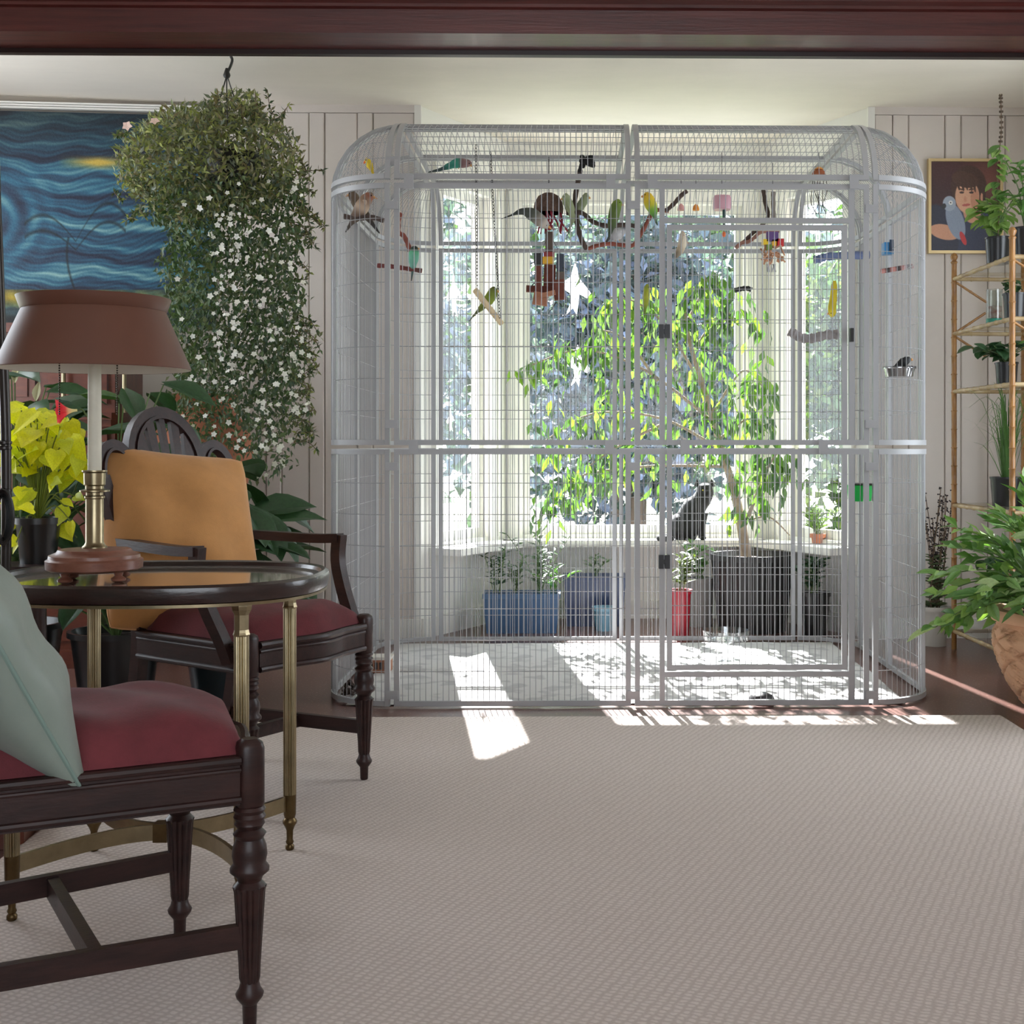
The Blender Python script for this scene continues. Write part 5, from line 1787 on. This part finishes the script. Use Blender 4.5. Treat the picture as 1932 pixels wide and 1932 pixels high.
for j, (y0, y1) in enumerate(((4.79, 5.55), (5.50, 6.27))):
    for i, (xa, xb) in enumerate(((-.84, .06), (.0, .66), (.6, 1.26))):
        a = R5.uniform(-.04, .04)
        cx_, cy_ = (xa + xb) / 2, (y0 + y1) / 2
        mb = MB()
        N = 8
        rows = []
        for u in range(N + 1):
            row = []
            for v in range(N + 1):
                x, y = (u / N - .5) * (xb - xa), (v / N - .5) * (y1 - y0)
                row.append((cx_ + x * math.cos(a) - y * math.sin(a), cy_ + x * math.sin(a) + y * math.cos(a), .002 + .0012 * (k % 3) + .004 * j * 0 + .003 * abs(math.sin(u * 1.3 + v * 2.1 + k))))
            rows.append(row)
        mb.grid(rows)
        mb.build('newspaper_sheet', news, None, label=labs[k], cat='newspaper', group='newspaper sheets on the cage floor')
        k += 1

bird_m = M('feathers', attr=True, rough=.7, bump=.1, bscale=120)
beak_m = M('beak_horn', (206, 150, 90), rough=.4)
eye_m = M('eye_black', (8, 8, 8), rough=.1)
def bird(name, label, spine, radii, cols, Y, beak=None, dY=0.0, beakmat=beak_m, legs=True, wing=None):
    """spine: photo points from tail tip to crown; radii in metres"""
    n = len(spine)
    pts = [P(px, py, Y + dY * i / (n - 1)) for i, (px, py) in enumerate(spine)]
    t = thing(name, label, 'bird', pts[n // 2], group='small birds in the cage')
    sp = spline(pts, 5); rr = interp(radii, 5); cc = interp(cols, 5)
    MB().tube(sp, rr, 12, cols=cc, up=(0, 1, 0)).build('body', bird_m, t, sharp=180)
    hd, hr = pts[-2], radii[-2]
    if beak:
        bd = (P(beak[0], beak[1], Y + dY) - P(*spine[-2], Y + dY)); L = bd.length
        bd.normalize()
        tip = hd + bd * max(L, hr + .006)
        MB().tube([hd + bd * hr * .7, hd + bd * (hr + .003) , tip - V((0, 0, .002))], [.006, .005, .001], 8).build('beak', beakmat, t)
        up_ = (sp[-1] - sp[-6]).normalized()
        sdv = bd.cross(up_)
        sdv = sdv.normalized() if sdv.length > .1 else V((0, 1, 0))
        for s_ in (-1, 1):
            MB().ball(hd + bd * hr * .45 + sdv * (s_ * hr * .82) + up_ * hr * .1, .0026, 6, 5).build('eye', eye_m, t)
    i0, i1 = n // 2 - 1, n - 2
    a, b = pts[max(0, i0 - 1)], pts[i1]
    rad = max(radii)
    wc = wing or cols[n // 2]
    ax = (b - a)
    sd_ = ax.normalized().cross(V((0, 1, 0)))
    for s_ in (-1, 1):
        base = pts[-3] + V((0, s_ * rad * .72, 0)) if abs(dY) < .03 else pts[-3] + sd_ * (s_ * rad * .72)
        endp = pts[max(0, i0)] + (V((0, s_ * rad * .35, 0)) if abs(dY) < .03 else sd_ * (s_ * rad * .35))
        w = spline([base, (base + endp) / 2, endp], 4)
        MB().tube(w, [rad * .3, rad * .5, rad * .55, rad * .5, rad * .45, rad * .38, rad * .3, rad * .18, rad * .05], 8, cols=[wc] * 9, flat=(1, .45)).build('wing', bird_m, t, sharp=180)
    if legs:
        for s_ in (-.006, .006):
            q = pts[n // 2 - 0]
            MB().tube([q + V((s_, 0, -rad * .6)), q + V((s_ * 1.3, 0, -rad * 1.15))], .0018, 5).build('leg', beak_m, t)
    return t
GR, YG, DG = (84, 128, 44), (176, 176, 48), (40, 52, 44)
rad6 = [.002, .006, .016, .021, .019, .016, .006]
def up_spine(x, y, h, lean=0):   # perched upright bird, tail below
    return [(x - lean * 1.6, y + h * .95), (x - lean, y + h * .6), (x - lean * .5, y + h * .3), (x, y), (x + lean * .25, y - h * .22), (x + lean * .5, y - h * .42), (x + lean * .5, y - h * .55)]
bird('canary', 'tiny yellow canary in the left dome corner of the cage', [(706, 334), (703, 325), (700, 317), (697, 311), (695, 306), (693, 302), (692, 298)], [.002, .005, .01, .014, .012, .011, .004], [(200, 170, 40)] * 3 + [(226, 196, 50)] * 4, 5.1, (686, 308), beakmat=M('beak_orange', (214, 96, 30), rough=.4))
bird('parakeet', 'teal tailed parakeet with mauve head high in the cage', [(808, 325), (830, 320), (848, 313), (862, 308), (873, 308), (882, 308), (890, 308)], [.002, .007, .014, .021, .02, .017, .006],
     [(44, 50, 52), (50, 66, 66), (40, 120, 104), (46, 138, 116), (128, 96, 96), (140, 108, 106), (130, 100, 98)], 5.35, (892, 314))
bird('finch', 'brown and cream bird on the left corner perch', [(652, 438), (660, 425), (672, 408), (682, 392), (690, 378), (697, 370), (702, 364)], [.002, .007, .022, .03, .026, .02, .006],
     [(60, 52, 48), (70, 60, 52), (104, 84, 70), (196, 172, 150), (150, 122, 102), (160, 104, 84), (130, 110, 90)], 5.15, (712, 374))
bird('finch', 'darker brown bird behind the cream one on the corner perch', [(716, 440), (707, 428), (690, 405), (675, 385), (668, 373), (664, 366), (660, 360)], [.002, .006, .016, .022, .02, .017, .006],
     [(46, 42, 40)] * 2 + [(82, 70, 58), (112, 94, 76), (106, 88, 72), (96, 80, 66), (90, 74, 60)], 5.22, (652, 370))
bird('parakeet', 'turquoise parakeet with dark head on the red perch', [(776, 530), (778, 515), (779, 502), (780, 488), (781, 477), (782, 469), (782, 464)], [.002, .004, .014, .022, .021, .017, .006],
     [(40, 44, 48), (60, 90, 84), (108, 164, 146), (110, 176, 150), (96, 170, 130), (52, 66, 58), (46, 56, 52)], 5.3, (791, 470))
bird('budgie', 'olive green budgie sitting on the chain swing', [(885, 606), (897, 592), (910, 579), (921, 567), (928, 556), (931, 547), (932, 541)], [.0015, .005, .013, .022, .022, .018, .006],
     [(80, 90, 60), (92, 100, 60), (110, 122, 44), (126, 142, 40), (116, 132, 40), (104, 112, 44), (88, 96, 44)], 5.3, (940, 550))
bird('cockatiel', 'dark grey long tailed bird beside the coconut', [(946, 413), (965, 406), (985, 399), (1003, 404), (1019, 416), (1028, 424), (1033, 430)], [.0015, .004, .014, .027, .027, .02, .007],
     [(44, 46, 46), (52, 56, 54), (66, 72, 66), (78, 84, 74), (150, 140, 130), (196, 186, 176), (180, 170, 160)], 5.42, (1042, 432))
bird('budgie', 'pale green budgie hugging the branch beside the coconut', [(1070, 445), (1076, 428), (1080, 412), (1076, 395), (1071, 382), (1068, 372), (1067, 365)], [.0015, .005, .012, .02, .021, .018, .006],
     [(70, 80, 66)] * 1 + [(130, 140, 110), (150, 160, 124), (156, 168, 130), (150, 164, 124), (164, 174, 140), (150, 160, 130)], 5.45, (1059, 376))
bird('budgie', 'pale green budgie leaning right on the branch', [(1100, 430), (1092, 416), (1088, 404), (1094, 391), (1101, 380), (1105, 371), (1106, 364)], [.0015, .005, .012, .019, .019, .016, .006],
     [(70, 80, 66)] * 1 + [(126, 136, 104), (142, 152, 116), (150, 160, 126), (146, 158, 124), (152, 162, 130), (140, 150, 120)], 5.5, (1114, 374))
bird('budgie', 'dark green budgie perched upright on the upper branch', [(1148, 450), (1152, 436), (1155, 422), (1158, 408), (1161, 394), (1165, 383), (1166, 376)], [.002, .01, .02, .024, .024, .02, .007],
     [(44, 54, 44), (56, 70, 46), (74, 92, 46), (88, 108, 48), (92, 116, 48), (112, 136, 48), (110, 130, 48)], 5.4, (1173, 386))
bird('finch', 'white and grey bird on the lower branch', [(1140, 466), (1147, 452), (1156, 446), (1165, 441), (1172, 434), (1176, 427), (1178, 421)], [.002, .006, .02, .027, .022, .017, .006],
     [(40, 42, 44), (70, 72, 76), (190, 190, 194), (206, 206, 208), (190, 190, 194), (90, 92, 98), (80, 82, 88)], 5.5, (1186, 430))
bird('parakeet', 'yellow and green parakeet at the branch end left of the door', [(1240, 425), (1236, 412), (1232, 398), (1228, 387), (1224, 377), (1221, 369), (1219, 363)], [.002, .006, .02, .026, .025, .02, .007],
     [(40, 48, 44), (60, 110, 60), (120, 168, 60), (196, 188, 50), (222, 192, 48), (214, 176, 44), (180, 150, 44)], 5.4, (1211, 371))
bird('cockatiel', 'cream cockatiel hanging below the door top', [(1274, 488), (1278, 480), (1283, 472), (1287, 462), (1288, 452), (1288, 443), (1288, 436)], [.004, .012, .017, .018, .016, .013, .005],
     [(110, 100, 84), (128, 116, 98), (176, 160, 136), (208, 196, 174), (212, 202, 182), (206, 190, 170), (190, 170, 150)], 5.4, (1299, 459))
bird('budgie', 'bright green budgie high in the ficus leaves', [(1216, 600), (1217, 585), (1218, 572), (1219, 560), (1220, 550), (1221, 542), (1221, 536)], [.002, .007, .014, .018, .017, .014, .005],
     [(80, 100, 40), (110, 130, 44), (150, 160, 48), (170, 176, 56), (160, 170, 52), (140, 150, 50), (130, 140, 48)], 6.1, (1228, 546))
bird('starling', 'small black bird sitting on the steel dish', [(1684, 697), (1690, 692), (1697, 688), (1704, 684), (1710, 680), (1714, 677), (1716, 674)], [.003, .008, .015, .019, .016, .013, .005], [(28, 28, 30)] * 7, 5.1, (1722, 679))
bird('canary', 'bright yellow long bodied bird near the right window', [(1574, 530), (1574, 541), (1573, 553), (1572, 566), (1570, 579), (1570, 590), (1570, 598)], [.009, .014, .016, .018, .02, .019, .008],
     [(214, 190, 40)] * 4 + [(200, 180, 46), (218, 196, 48), (220, 200, 56)], 6.1, (1562, 592))

# perches, branches, swings and toys ---------------------------------------------------
branch_dark = M('branch_dark', (78, 64, 58), rough=.85, var=.3, vscale=40, bump=.4, bscale=60)
branch_red = M('branch_red', (132, 70, 56), rough=.75, var=.3, vscale=30, bump=.3, bscale=50)
def stick(name, label, pts, r, Y, mat, cat='perch', dY=0.0, n=10, group=None):
    sp = spline([P(px, py, Y + dY * i / max(1, len(pts) - 1)) for i, (px, py) in enumerate(pts)], 5)
    rr = [r * (1 + .12 * math.sin(i * 1.9)) for i in range(len(sp))]
    return MB().tube(sp, rr, n).build(name, mat, None, label=label, cat=cat, group=group)
stick('branch_perch', 'forked dark natural branch perch across the middle of cage', [(1095, 320), (1090, 345), (1084, 385), (1088, 420), (1098, 455), (1108, 470)], .011, 5.48, branch_dark)
stick('branch_perch', 'reddish lower bough under the white and grey bird', [(1108, 470), (1125, 464), (1150, 460), (1180, 463), (1198, 460), (1218, 425), (1235, 398), (1262, 398)], .009, 5.48, branch_red)
stick('branch_perch', 'dark upper bough under the dark green budgie', [(1068, 402), (1098, 402), (1118, 418), (1145, 426), (1180, 424), (1205, 428)], .010, 5.45, branch_dark)
stick('branch_perch', 'slanting dark stick right of the door post', [(1256, 398), (1272, 384), (1284, 370), (1296, 360)], .009, 5.4, branch_dark)
stick('wooden_perch', 'dark corner perch under the brown birds', [(648, 408), (675, 412), (700, 410), (724, 416)], .010, 5.14, branch_dark)
stick('wooden_perch', 'short red perch under the turquoise parakeet', [(712, 501), (740, 503), (770, 507), (796, 511)], .0095, 5.3, M('red_wood_perch', (126, 50, 48), rough=.7, col2=(92, 60, 56), vscale=20), n=12)
stick('branch_perch', 'curved reddish branch hanging by the left post', [(757, 402), (752, 415), (752, 438), (762, 445), (770, 462), (774, 475)], .010, 5.3, branch_red)
stick('wooden_perch', 'grey ribbed wooden perch near the door hinge side', [(1489, 625), (1500, 631), (1515, 638), (1535, 638), (1560, 632), (1582, 631)], .019, 5.2, M('grey_perch', (138, 132, 132), rough=.8, var=.2, vscale=30, bump=.4, bscale=40), n=14)
stick('wooden_perch', 'thick blue grey perch high on the right', [(1536, 490), (1548, 488), (1562, 484), (1600, 482), (1640, 481)], .017, 5.5, M('blue_perch', (92, 104, 138), rough=.8, var=.25, vscale=30, bump=.4, bscale=40), n=14)
stick('wooden_perch', 'black perch bolt on the back wires', [(1386, 548), (1398, 545), (1410, 544), (1418, 547)], .012, 6.27, M('black_perch', (34, 34, 36), rough=.6))
# striped perch in the right corner
sp_ = [P(1662 + 60 * i / 12, 512 - 10 * i / 12, 5.3) for i in range(13)]
MB().tube(sp_, .010, 12, cols=[(56, 44, 44) if (i // 2) % 2 else (176, 120, 112) for i in range(13)]).build('wooden_perch', bird_m, None, label='striped brown perch in the right corner of cage', cat='perch')
# chain swing
def chain(mb, a, b, link_=.017, r=.0017):
    a, b = V(a), V(b)
    L = (b - a).length; n = int(L / (link_ * .8)); dr = (b - a).normalized()
    s1 = dr.orthogonal().normalized(); s2 = dr.cross(s1)
    for i in range(n):
        c_ = a + dr * (L * (i + .5) / n); s_ = s1 if i % 2 else s2
        mb.tube([c_ + dr * (link_ * .5 * math.cos(t)) + s_ * (link_ * .3 * math.sin(t)) for t in [2 * math.pi * k / 6 for k in range(7)]], r, 4, caps=False)
chain_metal = M('steel_chain', (92, 92, 94), rough=.4, metal=.7)
sw = thing('bird_swing', 'pale wooden swing hanging on two chains', 'swing', P(920, 575, 5.3))
rz = CZD + CR - .004
ca = P(900, 545, 5.28); cb = P(943, 600, 5.3)
ch = MB(); chain(ch, ca, V((P(898, 262, 5.28).x, 5.28, rz))); ch.build('chain', chain_metal, sw)
ch = MB(); chain(ch, cb, V((P(925, 262, 5.4).x, 5.4, rz))); ch.build('chain', chain_metal, sw)
MB().tube([P(897, 548, 5.22), P(946, 610, 5.36)], [.013, .012], 12).build('bar', M('pale_wood', (206, 186, 150), rough=.7, var=.12, vscale=20), sw)
# coconut toy and big chew toy below it
def hang_line(mb, px, py, Y, r=.0016):
    q = P(px, py, Y)
    mb.tube([q, V((q.x, q.y, rz))], r, 6)
coco = thing('coconut_toy', 'brown coconut shell hanging in the cage', 'bird toy', P(1035, 388, 5.5))
cq = P(1035, 398, 5.5)
MB().lathe([(.062, 0), (.064, .02), (.06, .045), (.045, .072), (.02, .086), (.001, .088), (.018, .08), (.04, .066), (.054, .04), (.058, .015), (.058, 0)], cq + V((0, 0, -.01)), n=32).build('shell', M('coconut', (96, 74, 64), rough=.95, var=.3, vscale=60, bump=.6, bscale=150), coco)
hl = MB(); hang_line(hl, 1035, 358, 5.5); hl.build('cord', chain_metal, coco)
fr = MB()
for i in range(16):
    a = R5.uniform(0, 6.28); q = cq + V((.05 * math.cos(a), .05 * math.sin(a), 0))
    if q.x > cq.x - .03: fr.tube([q, q + V((R5.gauss(0, .01), 0, -.04)), q + V((R5.gauss(.01, .015), 0, -.09))], .004, 5)
fr.build('red_tassel', M('red_rope', (140, 40, 56), rough=.9), coco, kind='stuff')
wood_chew = M('chew_wood', (112, 62, 50), rough=.85, var=.25, vscale=20, bump=.2, bscale=60)
wood_pale = M('chew_wood_pale', (170, 118, 92), rough=.85, var=.2, vscale=20)
toy = thing('wooden_chew_toy', 'hanging cluster of brown wooden blocks with a yellow piece', 'bird toy', P(1035, 520, 5.5))
tl_ = MB(); 
for px in (1037, 1019, 1058): tl_.tube([P(px, 480, 5.5), P(1036, 440, 5.5)], .0015, 5)
hang_line(tl_, 1036, 440, 5.5); tl_.build('cord', chain_metal, toy)
def blockp(px0, px1, py0, py1, Y, mat, rot=0.0, name='block', th=.03):
    a, b = P(px0, py0, Y), P(px1, py1, Y)
    c_ = (a + b) / 2
    MB().box(c_, (abs(b.x - a.x), th, abs(a.z - b.z)), Matrix.Rotation(rot, 3, 'Y')).build(name, mat, toy, smooth=False)
blockp(1029, 1044, 438, 482, 5.5, M('chew_post', (92, 78, 68), rough=.8)); blockp(1026, 1046, 476, 486, 5.49, M('red_bead', (150, 46, 44), rough=.5))
blockp(1024, 1045, 485, 498, 5.48, M('yellow_block', (220, 168, 46), rough=.6)); blockp(1008, 1024, 478, 500, 5.5, M('black_bead', (40, 38, 40), rough=.5))
blockp(1050, 1064, 480, 512, 5.5, M('blue_grey_block', (62, 70, 84), rough=.6)); blockp(1009, 1023, 502, 556, 5.49, wood_chew); blockp(1026, 1048, 500, 540, 5.51, wood_chew, .05)
blockp(1050, 1066, 514, 534, 5.5, M('chew_grey', (104, 92, 84), rough=.9)); blockp(1044, 1066, 528, 566, 5.49, wood_chew, -.1); blockp(1006, 1034, 552, 576, 5.48, wood_pale, .15)
blockp(993, 1050, 540, 552, 5.53, wood_chew, .04); blockp(1020, 1048, 551, 559, 5.46, wood_pale, -.25)
for (a, b) in (((1010, 494), (1000, 498)), ((1010, 515), (1002, 512)), ((1010, 532), (998, 545)), ((1050, 570), (1034, 592)), ((1056, 572), (1062, 580)), ((1062, 505), (1072, 510))):
    MB().tube([P(*a, 5.47), P(*b, 5.45)], [.003, .001], 6).build('strand', M('black_bead'), toy)
# small hanging toys
def small_toy(name, label, px, py, Y, hang_from=None):
    t = thing(name, label, 'bird toy', P(px, py, Y))
    mb = MB(); hang_line(mb, px, py, Y); mb.build('cord', chain_metal, t)
    return t
t = small_toy('black_rope_toy', 'black knotted rope toy at the cage roof', 1108, 296, 5.45)
mb = MB()
for i in range(9):
    a, b = R5.uniform(0, 6.28), R5.uniform(-.5, .5)
    q = P(1108, 305, 5.45)
    mb.tube(spline([q + V((.03 * math.cos(a), .02 * math.sin(a), b * .04)), q + V((0, -.02, .025 * b)), q + V((-.025 * math.cos(a), -.02 * math.sin(a), -b * .05))], 4), .009, 8)
mb.tube([P(1100, 305, 5.45), P(1092, 325, 5.45)], [.012, .006], 8)
mb.build('knot', M('black_rope', (22, 22, 24), rough=.9), t)
t = small_toy('bell_toy', 'pink bell hanging above the door', 1285, 375, 5.4)
MB().lathe([(.016, 0), (.015, .008), (.011, .02), (.004, .028)], P(1285, 397, 5.4), n=16).build('bell', M('pink_plastic', (206, 150, 148), rough=.35), t)
t = small_toy('bell_toy', 'orange bell hanging above the door', 1313, 375, 5.4)
MB().lathe([(.014, 0), (.014, .008), (.010, .019), (.004, .026)], P(1313, 397, 5.4), n=16).build('bell', M('orange_plastic', (226, 140, 40), rough=.35), t)
t = small_toy('pink_house_toy', 'pink plastic box toy above the cage door', 1362, 365, 5.4)
MB().lathe([(.043, 0), (.047, .006), (.047, .05), (.042, .058), (.01, .06)], P(1362, 396, 5.4), n=20, mod=lambda k, a, z: .82 / max(abs(math.cos(a)), abs(math.sin(a))) ** .5).build('box', M('pink_box', (206, 158, 170), rough=.3), t)
MB().tube([P(1366, 396, 5.4), P(1366, 420, 5.4), P(1367, 430, 5.4)], [.007, .006, .005], 8).build('stem', M('dark_teal', (30, 66, 62), rough=.4), t)
MB().ball(P(1366, 442, 5.4), (.008, .008, .012), 10, 8).build('bead', M('orange_bead', (220, 110, 60), rough=.4), t)
# stick and block toy in the upper right
t = small_toy('block_toy', 'colourful block toy with purple, yellow and red pieces', 1458, 420, 5.6)
for px0, px1, py0, py1, c_, nm in ((1446, 1468, 438, 456, (92, 66, 120), 'purple'), (1438, 1450, 452, 462, (222, 186, 40), 'yellow'), (1456, 1466, 453, 464, (226, 170, 50), 'amber'), (1464, 1478, 451, 465, (196, 44, 46), 'red'), (1446, 1456, 462, 472, (104, 132, 60), 'green')):
    a, b = P(px0, py0, 5.58), P(px1, py1, 5.58)
    MB().box((a + b) / 2, (abs(b.x - a.x), .028, abs(a.z - b.z))).build('block', M('block_' + nm, c_, rough=.5), t, smooth=False)
mb = MB()
for i in range(26):
    q = P(R5.uniform(1440, 1476), R5.uniform(464, 496), 5.58 + R5.uniform(-.02, .02))
    e_ = V((R5.gauss(0, .016), R5.gauss(0, .01), R5.gauss(0, .014)))
    mb.tube([q - e_, q + V((.004, 0, .006)), q + e_], .004, 6)
mb.build('raffia_knots', M('raffia', (188, 142, 112), rough=.9, var=.3, vscale=40), t, kind='stuff')
mb = MB()
for i in range(10):
    q = P(R5.uniform(1444, 1468), 498, 5.58)
    mb.tube([q, q + V((R5.gauss(0, .012), 0, -.035))], .0025, 5)
mb.build('grey_tassel', M('grey_rope', (176, 174, 176), rough=.9), t, kind='stuff')
stick('branch_perch', 'twisted pinkish branch beside the colourful block toy', [(1396, 462), (1388, 468), (1400, 458), (1412, 456), (1424, 448), (1436, 438), (1470, 436)], .008, 5.65, M('branch_pink', (150, 112, 100), rough=.85, var=.25, vscale=30))
stick('branch_perch', 'upright dark stick right of the pink box', [(1440, 358), (1444, 384), (1448, 412), (1420, 440), (1404, 456)], .009, 5.66, branch_dark)
stick('branch_perch', 'upright grey stick above the colourful blocks', [(1459, 362), (1459, 390), (1460, 420)], .010, 5.64, M('branch_grey', (128, 120, 112), rough=.9))
# dark strips toy
t = small_toy('strip_toy', 'orange topped toy with dark dangling strips', 1545, 318, 5.4)
MB().lathe([(.03, 0), (.026, .012), (.014, .022), (.006, .026)], P(1545, 330, 5.4), n=14).build('cap', M('orange_brown', (150, 84, 50), rough=.7), t)
MB().lathe([(.02, 0), (.014, .006), (.004, .012)], P(1545, 320, 5.4), n=12).build('flower_bead', M('orange_bead2', (222, 150, 60), rough=.5), t)
for i in range(6):
    px = 1533 + i * 5
    q = [P(px + R5.uniform(-2, 2), 332, 5.4), P(px + R5.uniform(-3, 3), 362, 5.4), P(px + R5.uniform(-6, 6), 385, 5.4), P(px + R5.uniform(-8, 8), 404, 5.4)]
    MB().tube(spline(q, 4), .0035, 6, flat=(1, .4)).build('strip', M('dark_leather', (58, 42, 36), rough=.7), t)
# cups and dishes hung on the wires
def cup(name, label, px, py, Y, r, h, mat):
    q = P(px, py, Y)
    t = thing(name, label, 'dish', q)
    MB().lathe([(r * .5, 0), (r * .85, .002), (r, h), (r * 1.12, h + .002), (r * .94, h), (r * .8, .008), (.001, .007)], q, n=28).build('bowl', mat, t)
    return t, q
steel = M('stainless_steel', (190, 190, 192), rough=.18, metal=1.0)
t, q = cup('feeding_dish', 'round stainless steel dish on the right corner wires', 1697, 712, 5.08, .062, .04, steel)
MB().tube([q + V((.065 * math.cos(a), .065 * math.sin(a), .036)) for a in [2 * math.pi * i / 24 for i in range(25)]], .0025, 6).build('ring_holder', steel, t)
t, q = cup('feeding_dish', 'bright green plastic dish on the right front wires', 1622, 946, 4.84, .05, .06, M('green_plastic', (40, 196, 92), rough=.3, transl=.3))
MB().tube([q + V((-.04, -.03, .064)), q + V((.05, -.03, .064))], .005, 8).build('hook_bar', M('dark_hook', (50, 44, 40), rough=.5), t)
q = P(1675, 474, 5.5)
t = thing('feeding_cup', 'blue square feeding cup in the right corner', 'dish', q)
MB().box(q + V((0, 0, .01)), (.042, .05, .05)).build('cup', M('blue_plastic', (44, 112, 160), rough=.35), t, smooth=False)
MB().box(q + V((.01, -.027, .018)), (.018, .004, .055)).build('slot', M('dark_blue_plastic', (16, 40, 62), rough=.4), t, smooth=False)
# glass footed dish on the floor, food dish and odds and ends
q = FL(1370, 1247)
gd = thing('glass_dish', 'clear footed glass water dish on the cage floor', 'dish', q + V((0, 0, .006)))
gm = glass_mat('clear_glass', (.93, .95, .95), .12)
MB().lathe([(.06, .006), (.06, .01), (.014, .02), (.012, .075), (.03, .085), (.1, .095), (.107, .14), (.104, .14), (.097, .1), (.02, .092)], q, n=36, caps=False).build('bowl_and_foot', gm, gd)
q = P(1437, 1326, 4.83); q.z = .006
bd_ = thing('food_bowl', 'dark overturned bowl at the front of the cage floor', 'bowl', q)
MB().lathe([(.048, 0), (.05, .006), (.042, .022), (.02, .032), (.001, .034)], q, n=28).build('bowl', M('dark_bowl', (36, 30, 34), rough=.4), bd_)
q = FL(715, 1272)
fb = thing('seed_box', 'pale wooden seed box at the left cage wall', 'box', q + V((0, 0, .006)))
MB().bx(q.x - .045, q.x + .045, q.y, q.y + .09, .006, .06).build('box', wood_pale, fb, smooth=False)
MB().bx(q.x - .05, q.x + .05, q.y - .006, q.y + .096, .06, .072).build('lid', M('seed_lid', (206, 200, 190), rough=.6), fb, smooth=False)
for i in range(4): MB().bx(q.x - .038 + i * .02, q.x - .026 + i * .02, q.y - .003, q.y, .02, .05).build('slot', M('black_bead'), fb, smooth=False)
q = FL(657, 1318); 
mb = MB()
for i in range(40):
    a, h = R5.uniform(0, 6.28), R5.random()
    rr_ = .026 * (1 - h * .75)
    mb.ball(V((q.x + rr_ * math.cos(a), q.y + .02 + rr_ * math.sin(a), .008 + .055 * h)), (.009, .009, .006), 6, 4)
mb.build('pine_cone', M('pine_cone', (62, 50, 46), rough=.9, var=.3, vscale=60), None, label='dark pine cone in the front left cage corner', cat='pine cone')
